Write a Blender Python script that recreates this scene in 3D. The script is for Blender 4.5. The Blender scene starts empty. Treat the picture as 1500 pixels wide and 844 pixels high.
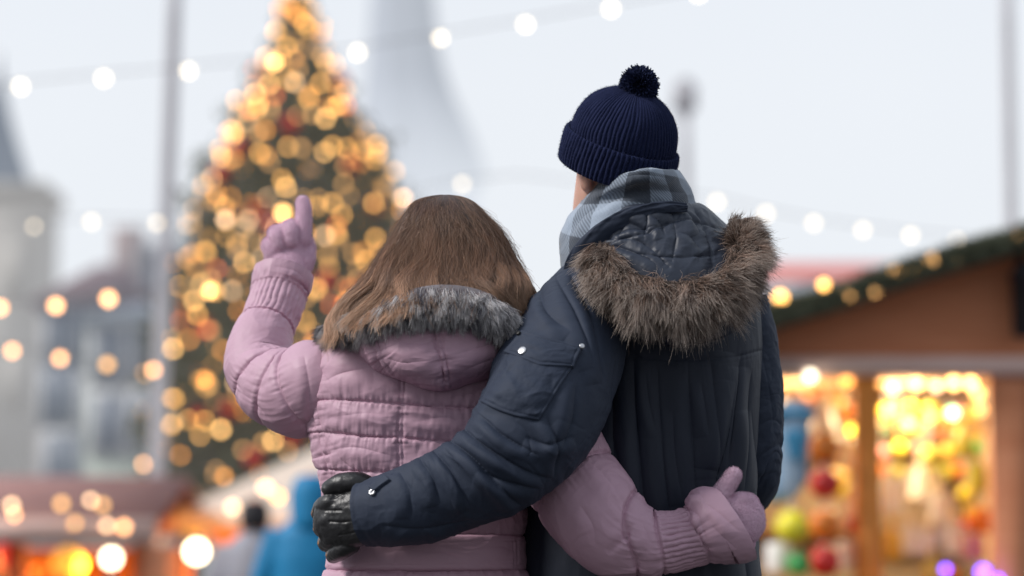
import bpy, math, random
import numpy as np
from mathutils import Vector
from mathutils.bvhtree import BVHTree

rng = np.random.default_rng(7)
random.seed(7)
scene = bpy.context.scene
COL = scene.collection

# ------------------------------------------------------------------ camera
LENS, SENSOR = 85.0, 36.0
FPX = LENS / SENSOR * 1500.0
TH = math.atan(0.12)
CAMZ = 1.02
FOCUS = 4.24
cam_d = bpy.data.cameras.new('camera')
cam = bpy.data.objects.new('camera', cam_d); COL.objects.link(cam)
cam_d.lens = LENS; cam_d.sensor_width = SENSOR
cam.location = (0, 0, CAMZ); cam.rotation_euler = (math.pi / 2 + TH, 0, 0)
cam_d.clip_start = 0.1; cam_d.clip_end = 3000
cam_d.dof.use_dof = True; cam_d.dof.focus_distance = FOCUS / math.cos(TH) * 1.0
cam_d.dof.aperture_fstop = 1.75
scene.camera = cam
CT, ST = math.cos(TH), math.sin(TH)

def P(px, py, Y):
    """photo position (1500 wide) at depth Y -> world point"""
    u = (px - 750.0) / FPX; v = (422.0 - py) / FPX
    d = np.array([u, CT - v * ST, ST + v * CT])
    return np.array([0, 0, CAMZ]) + d * (Y / d[1])

def proj(G):
    X = G[..., 0]; Y = G[..., 1]; Z = G[..., 2] - CAMZ
    f = Y * CT + Z * ST; up = -Y * ST + Z * CT
    return 750 + FPX * X / f, 422 - FPX * up / f

def MM(px, Y=4.3): return px * Y / FPX          # photo px -> metres at depth Y

# ------------------------------------------------------------------ noise
def _h(i, j, k, seed):
    n = (i * 374761393 + j * 668265263 + k * 2147483647 + seed * 974634777) & 0xFFFFFFFF
    n = ((n ^ (n >> 13)) * 1274126177) & 0xFFFFFFFF
    n = (n ^ (n >> 16)) & 0xFFFFFFFF
    return n.astype(np.float64) / 4294967295.0
def vn(x, y, z=0.0, seed=0):
    x, y, z = np.broadcast_arrays(np.asarray(x, float), np.asarray(y, float), np.asarray(z, float))
    xi = np.floor(x).astype(np.int64); yi = np.floor(y).astype(np.int64); zi = np.floor(z).astype(np.int64)
    fx, fy, fz = x - xi, y - yi, z - zi
    fx = fx * fx * (3 - 2 * fx); fy = fy * fy * (3 - 2 * fy); fz = fz * fz * (3 - 2 * fz)
    r = 0
    for a in (0, 1):
        for b in (0, 1):
            for c in (0, 1):
                w = (fx if a else 1 - fx) * (fy if b else 1 - fy) * (fz if c else 1 - fz)
                r = r + w * _h(xi + a, yi + b, zi + c, seed)
    return r * 2 - 1
def fbm(x, y, z=0.0, seed=0, o=3):
    r = 0; a = 1.0; s = 0
    for i in range(o):
        r = r + a * vn(x * 2 ** i, y * 2 ** i, np.asarray(z) * 2 ** i, seed + i * 17); s += a; a *= 0.5
    return r / s
def ridged(x, y, z=0.0, seed=0):
    return 1 - np.abs(fbm(x, y, z, seed, 2)) * 2.2
def sstep(a, b, x):
    t = np.clip((x - a) / (b - a), 0, 1); return t * t * (3 - 2 * t)

# ------------------------------------------------------------------ mesh helpers
def mk_mesh(name, V, quads=None, tris=None, mat=None, uv=None, col=None, smooth=True):
    V = np.asarray(V, np.float32).reshape(-1, 3)
    q = np.zeros((0, 4), np.int32) if quads is None or len(quads) == 0 else np.asarray(quads, np.int32)
    t = np.zeros((0, 3), np.int32) if tris is None or len(tris) == 0 else np.asarray(tris, np.int32)
    me = bpy.data.meshes.new(name)
    me.vertices.add(len(V)); me.vertices.foreach_set('co', V.ravel())
    loops = np.concatenate([q.ravel(), t.ravel()]).astype(np.int32)
    me.loops.add(len(loops)); me.loops.foreach_set('vertex_index', loops)
    tot = np.concatenate([np.full(len(q), 4), np.full(len(t), 3)]).astype(np.int32)
    start = np.concatenate([[0], np.cumsum(tot)[:-1]]).astype(np.int32)
    me.polygons.add(len(tot)); me.polygons.foreach_set('loop_start', start); me.polygons.foreach_set('loop_total', tot)
    if smooth: me.polygons.foreach_set('use_smooth', np.ones(len(tot), bool))
    me.update(calc_edges=True)
    if uv is not None:
        l = me.uv_layers.new(name='UVMap'); l.data.foreach_set('uv', np.asarray(uv, np.float32)[loops].ravel())
    if col is not None:
        c = np.asarray(col, np.float32).reshape(-1, 3); c = np.concatenate([c, np.ones((len(c), 1), np.float32)], 1)
        a = me.color_attributes.new('Col', 'FLOAT_COLOR', 'POINT'); a.data.foreach_set('color', c.ravel())
    me.validate()
    if mat is not None: me.materials.append(mat)
    return me

def add(name, me, parent=None, **props):
    o = bpy.data.objects.new(name, me); COL.objects.link(o)
    if parent is not None:
        o.parent = parent
        o.matrix_parent_inverse = parent.matrix_world.inverted() if parent.type == 'EMPTY' and False else o.matrix_parent_inverse
    for k, v in props.items(): o[k] = v
    return o

def tagit(o, label, cat, group=None, kind=None):
    o['label'] = label; o['category'] = cat
    if group: o['group'] = group
    if kind: o['kind'] = kind
    return o

def cr(pts, n):
    """Catmull-Rom through rows of pts -> n samples"""
    p = np.asarray(pts, float); k = len(p)
    p = np.vstack([2 * p[0] - p[1], p, 2 * p[-1] - p[-2]])
    # chord-ish parameter
    d = np.linalg.norm(np.diff(p[1:-1, :2], axis=0), axis=1) + 1e-6
    cum = np.concatenate([[0], np.cumsum(d)]); cum /= cum[-1]
    u = np.linspace(0, 1, n)
    i = np.clip(np.searchsorted(cum, u, side='right') - 1, 0, k - 2)
    t = ((u - cum[i]) / (cum[i + 1] - cum[i]))[:, None]
    a, b, c, e = p[i], p[i + 1], p[i + 2], p[i + 3]
    return 0.5 * ((2 * b) + (-a + c) * t + (2 * a - 5 * b + 4 * c - e) * t ** 2 + (-a + 3 * b - 3 * c + e) * t ** 3)

def gnorm(G, closed=True):
    """outward normals of a grid [s, a, 3]; a runs around"""
    du = np.gradient(G, axis=0)
    if closed: dv = np.roll(G, -1, 1) - np.roll(G, 1, 1)
    else: dv = np.gradient(G, axis=1)
    n = np.cross(du, dv); n /= np.linalg.norm(n, axis=2, keepdims=True) + 1e-12
    if closed:
        c = G.mean(1, keepdims=True)
        if (n * (G - c)).sum() < 0: n = -n
    return n

def grid_faces(ns, na, closed=True):
    i = np.arange(ns - 1)[:, None]; j = np.arange(na if closed else na - 1)[None, :]
    j2 = (j + 1) % na
    a = i * na + j; b = i * na + j2; c = (i + 1) * na + j2; d = (i + 1) * na + j
    return np.stack([a, d, c, b], -1).reshape(-1, 4)

def grid_mesh(name, G, mat=None, closed=True, cap0=True, cap1=True, uv=None, col=None, flip=False):
    ns, na = G.shape[:2]
    V = G.reshape(-1, 3); Q = grid_faces(ns, na, closed); T = []
    extra = []
    if closed:
        n0 = ns * na
        if cap0:
            extra.append(G[0].mean(0)); k = n0 + len(extra) - 1
            j = np.arange(na); T.append(np.stack([np.full(na, k), j, (j + 1) % na], 1))
        if cap1:
            extra.append(G[-1].mean(0)); k = n0 + len(extra) - 1
            j = np.arange(na); b = (ns - 1) * na; T.append(np.stack([np.full(na, k), b + (j + 1) % na, b + j], 1))
    if extra: V = np.vstack([V, np.array(extra)])
    T = np.vstack(T) if T else None
    if flip:
        Q = Q[:, ::-1]; T = T[:, ::-1] if T is not None else None
    if uv is not None:
        uv = uv.reshape(-1, 2); uv = np.vstack([uv, np.zeros((len(V) - len(uv), 2))])
    if col is not None:
        col = col.reshape(-1, 3); col = np.vstack([col, np.tile(col.mean(0), (len(V) - len(col), 1))])
    return mk_mesh(name, V, Q, T, mat, uv, col)

def frames(C):
    T = np.gradient(C, axis=0); T /= np.linalg.norm(T, axis=1, keepdims=True) + 1e-12
    N = np.zeros_like(C); ref = np.array([0, -1.0, 0])
    v = ref - T[0] * T[0].dot(ref)
    if np.linalg.norm(v) < 1e-3: v = np.array([0, 0, 1.0])
    N[0] = v / np.linalg.norm(v)
    for i in range(1, len(C)):
        v = N[i - 1] - T[i] * T[i].dot(N[i - 1]); N[i] = v / (np.linalg.norm(v) + 1e-12)
    return T, N, np.cross(T, N)

def tube(C, rb, rn, na, power=2.0):
    """C centres, rb radius across the picture plane, rn radius in depth"""
    T, N, B = frames(C)
    a = np.linspace(0, 2 * np.pi, na, endpoint=False)
    ca, sa = np.cos(a), np.sin(a)
    if power != 2.0:
        ca = np.sign(ca) * np.abs(ca) ** (2 / power); sa = np.sign(sa) * np.abs(sa) ** (2 / power)
    rb = np.broadcast_to(rb, (len(C),)); rn = np.broadcast_to(rn, (len(C),))
    return C[:, None] + N[:, None] * (ca[None, :, None] * rn[:, None, None]) + B[:, None] * (sa[None, :, None] * rb[:, None, None])

def pxpath(pts, n):
    """rows (px, py, Y, r_px[, depth_ratio]) -> centres, rb, rn in metres"""
    p = np.array([list(r) + [1.0] * (5 - len(r)) for r in pts], float)
    q = cr(p, n)
    C = np.array([P(a, b, c) for a, b, c in q[:, :3]])
    r = q[:, 3] * q[:, 2] / FPX
    return C, r, r * q[:, 4], q

def rows(rws, ns, na, power=2.3):
    """rows (py, pxL, pxR, Yc, half_depth) -> horizontal-section loft"""
    q = cr(np.array([[r[0], 0, r[1], r[2], r[3], r[4]] for r in rws], float), ns)
    G = np.zeros((ns, na, 3))
    a = np.linspace(0, 2 * np.pi, na, endpoint=False)
    ca = -np.cos(a); sa = np.sin(a)
    cx = np.sign(sa) * np.abs(sa) ** (2 / power); cy = np.sign(ca) * np.abs(ca) ** (2 / power)
    for i, (py, _, l, r, Y, hd) in enumerate(q):
        A = P(l, py, Y); B = P(r, py, Y); m = (A + B) / 2; hw = max((B[0] - A[0]) / 2, 1e-4)
        G[i, :, 0] = m[0] + cx * hw; G[i, :, 1] = Y + cy * max(hd, 1e-4); G[i, :, 2] = m[2]
    return G

# ------------------------------------------------------------------ sculpting by strokes drawn over the surface
def pl_dist(px, py, poly):
    poly = np.asarray(poly, float)
    best = np.full(px.shape, 1e9); sd = np.zeros(px.shape); tt = np.zeros(px.shape); acc = 0.0
    for (x0, y0), (x1, y1) in zip(poly[:-1], poly[1:]):
        dx, dy = x1 - x0, y1 - y0; L = math.hypot(dx, dy) + 1e-9
        t = ((px - x0) * dx + (py - y0) * dy) / L ** 2; tc = np.clip(t, 0, 1)
        ex = px - x0 - tc * dx; ey = py - y0 - tc * dy
        d = np.hypot(ex, ey); m = d < best
        best = np.where(m, d, best); sd = np.where(m, np.sign(dx * ey - dy * ex) * d, sd); tt = np.where(m, acc + tc * L, tt)
        acc += L
    return best, sd, tt, acc

def smooth_poly(poly):
    if len(poly) < 3: return poly
    return cr(np.array(poly, float), max(8, 5 * len(poly))).tolist()

def sculpt(G, seams=(), folds=(), puff=0.0, puffw=14.0, facing=True, seed=0, closed=True):
    """seams: (poly, width_px, depth_mm, pucker_mm, pucker_len_px); folds: (poly, w_left, w_right, amp_mm)"""
    Nn = gnorm(G, closed)
    px, py = proj(G)
    view = -G / np.linalg.norm(G, axis=-1, keepdims=True)
    mask = sstep(-0.35, 0.05, (Nn * view).sum(-1)) if facing else np.ones(px.shape)
    D = np.zeros(px.shape); dmin = np.full(px.shape, 1e9)
    for k, s in enumerate(seams):
        poly, w, dep, puck, pl = s
        d, sd, t, L = pl_dist(px, py, smooth_poly(poly))
        ends = sstep(-1, 12, t) * sstep(-1, 12, L - t) if L > 30 else 1.0
        D -= dep * np.exp(-(d / w) ** 2) * (0.7 + 0.3 * vn(t / 9.0, 0.5, 0, seed + k)) * np.maximum(ends, 0.3)
        pk = vn(t / pl, d / 26.0 + 3.1, 0, seed + 31 * k) + 0.5 * vn(t / pl * 2.1, d / 18.0, 0, seed + 31 * k + 5)
        D += puck * pk * np.exp(-d / 14.0) * sstep(0, 3, d)
        dmin = np.minimum(dmin, d)
    if puff: D += puff * (1 - np.exp(-dmin / puffw))
    for k, f in enumerate(folds):
        poly, wl, wr, amp = f
        pp = smooth_poly(poly)
        d, sd, t, L = pl_dist(px, py, pp)
        w = np.where(sd > 0, wr, wl)
        e = np.sin(np.clip(t / (L + 1e-6), 0, 1) * np.pi) ** 0.6
        if amp > 0: D += amp * e * (0.8 * np.exp(-((sd - 1.1 * wr) / (1.0 * wr)) ** 2) - 0.62 * np.exp(-np.abs(sd) / (0.42 * wl + .6)))
        else: D += amp * np.exp(-(d / w) ** 2) * e
    return G + Nn * (D * mask * 0.001)[..., None]

def cloth_noise(G, amp, sx, sy, sz, seed=0, ridge=True, closed=True):
    Nn = gnorm(G, closed)
    x, y, z = G[..., 0] * sx, G[..., 1] * sy, G[..., 2] * sz
    wx = vn(x * 0.6, y * 0.6, z * 0.6, seed + 5); 
    n = ridged(x + wx, y, z + wx, seed) if ridge else fbm(x + wx, y, z, seed)
    return G + Nn * (n * amp * 0.001)[..., None]

# ------------------------------------------------------------------ strands (fur, hair, yarn)
def strand_mesh(name, paths, width, cols, mat):
    N, K, _ = paths.shape
    T = np.gradient(paths, axis=1); T /= np.linalg.norm(T, axis=2, keepdims=True) + 1e-12
    r = rng.normal(size=(N, 1, 3)); A = np.cross(T, r); A /= np.linalg.norm(A, axis=2, keepdims=True) + 1e-12
    B = np.cross(T, A)
    w = np.broadcast_to(width, (N, K))[..., None] * 0.5
    ring = [paths + w * (A * math.cos(q) + B * math.sin(q)) for q in (0, 2.094, 4.189)]
    V = np.stack(ring, 2).reshape(-1, 3)                       # N,K,3
    base = (np.arange(N)[:, None, None] * K + np.arange(K - 1)[None, :, None]) * 3
    j = np.arange(3)[None, None, :]; j2 = (j + 1) % 3
    Q = np.stack([base + j, base + j2, base + 3 + j2, base + 3 + j], -1).reshape(-1, 4)
    C = np.repeat(cols[:, :, None, :], 3, 2).reshape(-1, 3)
    return mk_mesh(name, V, Q, None, mat, None, C)

def fur_paths(roots, dirs, length, K=7, gravity=0.3, clumps=80, clump_str=0.6, curl=0.12, seed=0):
    g = np.random.default_rng(seed); N = len(roots)
    t = np.linspace(0, 1, K)[None, :, None]
    L = length[:, None, None]
    grav = np.array([0, 0, -1.0])
    tips = roots + dirs * length[:, None] + grav * (length * gravity)[:, None]
    ci = g.choice(N, clumps, replace=False); cc = roots[ci]
    idx = np.zeros(N, int)
    for s in range(0, N, 4000):
        d = ((roots[s:s + 4000, None] - cc[None]) ** 2).sum(-1); idx[s:s + 4000] = d.argmin(1)
    ctip = tips[ci][idx] + g.normal(size=(clumps, 3))[idx] * length.mean() * 0.10
    off = (ctip - tips) * clump_str * g.uniform(0.3, 1, (N, 1))
    ph = g.normal(size=(N, 1, 3)) * curl * L
    path = roots[:, None] + dirs[:, None] * L * t + grav * gravity * L * t ** 2 + off[:, None] * t ** 1.4 + ph * (t ** 2)
    ph2 = g.normal(size=(clumps, 3))[idx][:, None] * 0.07 * L
    path = path + ph2 * np.sin(t * 5.0)
    return path, idx

# ------------------------------------------------------------------ union of tubes by voxel remesh
def remesh(parts, voxel, smooth=4, name='tmp'):
    Vs, Qs, Ts, o = [], [], [], 0
    for G in parts:
        ns, na = G.shape[:2]; V = np.vstack([G.reshape(-1, 3), G[0].mean(0), G[-1].mean(0)])
        Qs.append(grid_faces(ns, na) + o); j = np.arange(na); k = ns * na
        Ts.append(np.stack([np.full(na, k), j, (j + 1) % na], 1) + o)
        b = (ns - 1) * na; Ts.append(np.stack([np.full(na, k + 1), b + (j + 1) % na, b + j], 1) + o)
        Vs.append(V); o += len(V)
    me = mk_mesh(name, np.vstack(Vs), np.vstack(Qs), np.vstack(Ts))
    ob = bpy.data.objects.new(name, me); COL.objects.link(ob)
    m = ob.modifiers.new('r', 'REMESH'); m.mode = 'VOXEL'; m.voxel_size = voxel; m.use_smooth_shade = True
    if smooth:
        s = ob.modifiers.new('s', 'SMOOTH'); s.factor = 0.5; s.iterations = smooth
    dg = bpy.context.evaluated_depsgraph_get(); dg.update()
    out = bpy.data.meshes.new_from_object(ob.evaluated_get(dg))
    bpy.data.objects.remove(ob); bpy.data.meshes.remove(me)
    return out

def capsule(pts, n=24, na=20, ext=True):
    """closed tapering chain through (px,py,Y,r[,ratio]) with rounded ends"""
    C, rb, rn, q = pxpath(pts, n)
    if ext:
        T0 = C[0] - C[1]; T0 /= np.linalg.norm(T0); T1 = C[-1] - C[-2]; T1 /= np.linalg.norm(T1)
        k = np.array([0.98, 0.85, 0.6, 0.35]); h = np.sqrt(1 - (1 - (1 - k)) ** 2)
        a = np.array([0.15, 0.5, 0.8, 0.95])
        pre = np.array([C[0] + T0 * rb[0] * x for x in a[::-1]]); post = np.array([C[-1] + T1 * rb[-1] * x for x in a])
        f = np.sqrt(1 - a ** 2)
        rb = np.concatenate([rb[0] * f[::-1], rb, rb[-1] * f]); rn = np.concatenate([rn[0] * f[::-1], rn, rn[-1] * f])
        C = np.vstack([pre, C, post])
    return tube(C, rb, rn, na)

def me_np(me):
    V = np.zeros(len(me.vertices) * 3, np.float32); me.vertices.foreach_get('co', V); V = V.reshape(-1, 3).astype(float)
    N = np.zeros(len(me.vertices) * 3, np.float32); me.vertices.foreach_get('normal', N); return V, N.reshape(-1, 3).astype(float)

def sculpt_me(me, seams=(), folds=(), noise=None, seed=0):
    V, Nn = me_np(me)
    px, py = proj(V); view = -V / np.linalg.norm(V, axis=-1, keepdims=True)
    mask = sstep(-0.35, 0.1, (Nn * view).sum(-1)); D = np.zeros(len(V))
    for k, (poly, w, dep, puck, pl) in enumerate(seams):
        d, sd, t, L = pl_dist(px, py, smooth_poly(poly))
        D -= dep * np.exp(-(d / w) ** 2)
        D += puck * vn(t / pl, d / 26.0, 0, seed + 31 * k) * np.exp(-d / 12.0) * sstep(0, 3, d)
    for (poly, wl, wr, amp) in folds:
        d, sd, t, L = pl_dist(px, py, smooth_poly(poly)); w = np.where(sd > 0, wr, wl)
        D += amp * np.exp(-(d / w) ** 2) * np.sin(np.clip(t / (L + 1e-6), 0, 1) * np.pi) ** 0.6
    D *= mask
    if noise is not None: D += noise(V)
    V = V + Nn * (D * 0.001)[:, None]
    me.vertices.foreach_set('co', V.astype(np.float32).ravel()); me.update()
    return me

# ------------------------------------------------------------------ materials
def newmat(name):
    m = bpy.data.materials.new(name); m.use_nodes = True
    nt = m.node_tree; b = nt.nodes['Principled BSDF']; return m, nt, b
def N_(nt, t, **k):
    n = nt.nodes.new(t)
    for a, v in k.items(): setattr(n, a, v)
    return n
def mat_cloth(name, base, var=0.12, rough=0.5, bump=0.25, bscale=900, wr=60, sheen=0.0, spec=0.4, bdist=0.0006, wdist=0.0022, wstr=0.35, stretch=(1, 1, 1)):
    m, nt, b = newmat(name); L = nt.links
    tc = N_(nt, 'ShaderNodeTexCoord')
    n1 = N_(nt, 'ShaderNodeTexNoise'); n1.inputs['Scale'].default_value = 9; n1.inputs['Detail'].default_value = 5
    L.new(tc.outputs['Object'], n1.inputs['Vector'])
    mix = N_(nt, 'ShaderNodeMix', data_type='RGBA')
    mix.inputs[6].default_value = (*[c * (1 - var) for c in base], 1); mix.inputs[7].default_value = (*[min(1, c * (1 + var)) for c in base], 1)
    L.new(n1.outputs['Fac'], mix.inputs[0]); L.new(mix.outputs[2], b.inputs['Base Color'])
    n2 = N_(nt, 'ShaderNodeTexNoise'); n2.inputs['Scale'].default_value = bscale; n2.inputs['Detail'].default_value = 2
    L.new(tc.outputs['Object'], n2.inputs['Vector'])
    mp = N_(nt, 'ShaderNodeMapping'); mp.inputs['Scale'].default_value = stretch; L.new(tc.outputs['Object'], mp.inputs['Vector'])
    n3 = N_(nt, 'ShaderNodeTexNoise'); n3.inputs['Scale'].default_value = wr; n3.inputs['Detail'].default_value = 4; n3.inputs['Distortion'].default_value = 1.2
    L.new(mp.outputs[0], n3.inputs['Vector'])
    b1 = N_(nt, 'ShaderNodeBump'); b1.inputs['Strength'].default_value = wstr; b1.inputs['Distance'].default_value = wdist
    b2 = N_(nt, 'ShaderNodeBump'); b2.inputs['Strength'].default_value = bump; b2.inputs['Distance'].default_value = bdist
    L.new(n3.outputs['Fac'], b1.inputs['Height']); L.new(n2.outputs['Fac'], b2.inputs['Height'])
    L.new(b1.outputs[0], b2.inputs['Normal']); L.new(b2.outputs[0], b.inputs['Normal'])
    b.inputs['Roughness'].default_value = rough; b.inputs['Specular IOR Level'].default_value = spec
    if sheen: b.inputs['Sheen Weight'].default_value = sheen; b.inputs['Sheen Roughness'].default_value = 0.4; b.inputs['Sheen Tint'].default_value = (*[min(1, c * 2.0 + .1) for c in base], 1)
    return m
def mat_attr(name, rough=0.5, spec=0.3, trans=0.0):
    m, nt, b = newmat(name); a = N_(nt, 'ShaderNodeAttribute'); a.attribute_name = 'Col'
    nt.links.new(a.outputs['Color'], b.inputs['Base Color'])
    b.inputs['Roughness'].default_value = rough; b.inputs['Specular IOR Level'].default_value = spec
    if trans:
        t = N_(nt, 'ShaderNodeBsdfTranslucent'); nt.links.new(a.outputs['Color'], t.inputs['Color'])
        mx = N_(nt, 'ShaderNodeMixShader'); mx.inputs[0].default_value = trans
        nt.links.new(b.outputs[0], mx.inputs[1]); nt.links.new(t.outputs[0], mx.inputs[2])
        nt.links.new(mx.outputs[0], nt.nodes['Material Output'].inputs['Surface'])
    return m
def mat_noise(name, c1, c2, scale=8, rough=0.7, spec=0.3, stretch=(1, 1, 1), haze=0.0, hcol=(0.72, 0.79, 0.88), bump=0.0, metallic=0.0, emit=0.0, ecol=None):
    m, nt, b = newmat(name); L = nt.links
    tc = N_(nt, 'ShaderNodeTexCoord'); mp = N_(nt, 'ShaderNodeMapping'); mp.inputs['Scale'].default_value = stretch
    L.new(tc.outputs['Object'], mp.inputs['Vector'])
    n1 = N_(nt, 'ShaderNodeTexNoise'); n1.inputs['Scale'].default_value = scale; n1.inputs['Detail'].default_value = 6; L.new(mp.outputs[0], n1.inputs['Vector'])
    mix = N_(nt, 'ShaderNodeMix', data_type='RGBA'); mix.inputs[6].default_value = (*c1, 1); mix.inputs[7].default_value = (*c2, 1)
    mr = N_(nt, 'ShaderNodeMapRange'); mr.inputs[1].default_value = 0.3; mr.inputs[2].default_value = 0.7
    L.new(n1.outputs['Fac'], mr.inputs[0]); L.new(mr.outputs[0], mix.inputs[0]); L.new(mix.outputs[2], b.inputs['Base Color'])
    b.inputs['Roughness'].default_value = rough; b.inputs['Specular IOR Level'].default_value = spec; b.inputs['Metallic'].default_value = metallic
    if bump:
        bp = N_(nt, 'ShaderNodeBump'); bp.inputs['Strength'].default_value = bump; bp.inputs['Distance'].default_value = 0.01
        L.new(n1.outputs['Fac'], bp.inputs['Height']); L.new(bp.outputs[0], b.inputs['Normal'])
    if emit:
        b.inputs['Emission Strength'].default_value = emit
        if ecol: b.inputs['Emission Color'].default_value = (*ecol, 1)
        else: L.new(mix.outputs[2], b.inputs['Emission Color'])
    if haze:  # aerial haze baked into the material as a share of flat emission
        e = N_(nt, 'ShaderNodeEmission'); e.inputs[0].default_value = (*hcol, 1); e.inputs[1].default_value = 1
        mx = N_(nt, 'ShaderNodeMixShader'); mx.inputs[0].default_value = haze
        L.new(b.outputs[0], mx.inputs[1]); L.new(e.outputs[0], mx.inputs[2]); L.new(mx.outputs[0], nt.nodes['Material Output'].inputs['Surface'])
        m.cycles.emission_sampling = 'NONE'
    return m
def mat_glow(name, col, strength, sampling='NONE'):
    m, nt, b = newmat(name); nt.nodes.remove(b)
    e = N_(nt, 'ShaderNodeEmission'); e.inputs[0].default_value = (*col, 1); e.inputs[1].default_value = strength
    nt.links.new(e.outputs[0], nt.nodes['Material Output'].inputs['Surface']); m.cycles.emission_sampling = sampling
    return m

LILAC = (0.51, 0.32, 0.405)
NAVY = (0.027, 0.036, 0.060)
M = {}
M['lilac'] = mat_cloth('lilac nylon', LILAC, var=.07, rough=0.52, spec=0.32, wr=26, wstr=0.22, wdist=0.003, bump=0.12, stretch=(1, 1, 1.6))
M['lilac_knit'] = mat_cloth('lilac fleece', (0.68, 0.46, 0.58), rough=0.9, spec=0.15, wr=300, wstr=0.8, wdist=0.0015, bump=0.6, sheen=0.5)
M['navy'] = mat_cloth('navy coat cloth', NAVY, rough=0.7, spec=0.24, wr=16, wstr=0.18, wdist=0.005, bump=0.25, bscale=1400)
M['navy_shaded'] = mat_cloth('shaded navy coat cloth', (.017, .022, .037), rough=0.6, spec=0.28, wr=14, wstr=0.3, wdist=0.005, bump=0.25, bscale=1400, stretch=(1.6, 1.6, .35))  # darker copy of the coat cloth, with the back's shade painted into its colour
M['navy_lining'] = mat_cloth('navy lining', (0.026, 0.033, 0.052), rough=0.5, spec=0.35, wr=30, wstr=0.4, wdist=0.003, bump=0.1)
M['leather'] = mat_cloth('black leather', (0.012, 0.012, 0.014), rough=0.4, spec=0.5, wr=120, wstr=0.5, wdist=0.001, bump=0.3, bscale=700)
M['knit'] = mat_cloth('navy knit wool', (0.013, 0.018, 0.055), rough=0.9, spec=0.1, wr=500, wstr=0.8, wdist=0.001, bump=0.7, sheen=0.35)
M['skin'] = mat_noise('skin', (0.52, 0.29, 0.22), (0.62, 0.36, 0.28), scale=40, rough=0.55)
M['skin'].node_tree.nodes['Principled BSDF'].inputs['Subsurface Weight'].default_value = 0.15
M['fur'] = mat_attr('fur fibres', 0.55, 0.3, 0.2)
M['hairm'] = mat_attr('hair fibres', 0.42, 0.5, 0.15)
M['yarn'] = mat_attr('yarn fibres', 0.9, 0.1)
M['denim'] = mat_noise('dark trousers', (0.02, 0.022, 0.03), (0.03, 0.032, 0.045), 60, 0.9)
M['boot'] = mat_noise('boot leather', (0.02, 0.015, 0.012), (0.035, 0.027, 0.02), 30, 0.5)
M['metal'] = mat_noise('snap metal', (0.5, 0.5, 0.52), (0.62, 0.62, 0.64), 90, 0.35, metallic=0.9)
M['darkmetal'] = mat_noise('dark snap metal', (0.02, 0.02, 0.02), (0.04, 0.04, 0.04), 90, 0.4, metallic=0.5)

def child(name, me, parent, off=None):
    o = bpy.data.objects.new(name, me); COL.objects.link(o); o.parent = parent
    if parent.type == 'EMPTY': o.location = -Vector(parent.location)
    return o
def empty(name, loc):
    o = bpy.data.objects.new(name, None); COL.objects.link(o); o.location = loc; o.empty_display_size = 0.1; return o

def limb(pts, ns, na, ratio_pow=2.0):
    C, rb, rn, q = pxpath(pts, ns)
    return tube(C, rb, rn, na, ratio_pow), C, q

def nearest_s(q, x, y):
    return int(np.argmin((q[:, 0] - x) ** 2 + (q[:, 1] - y) ** 2))

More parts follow.
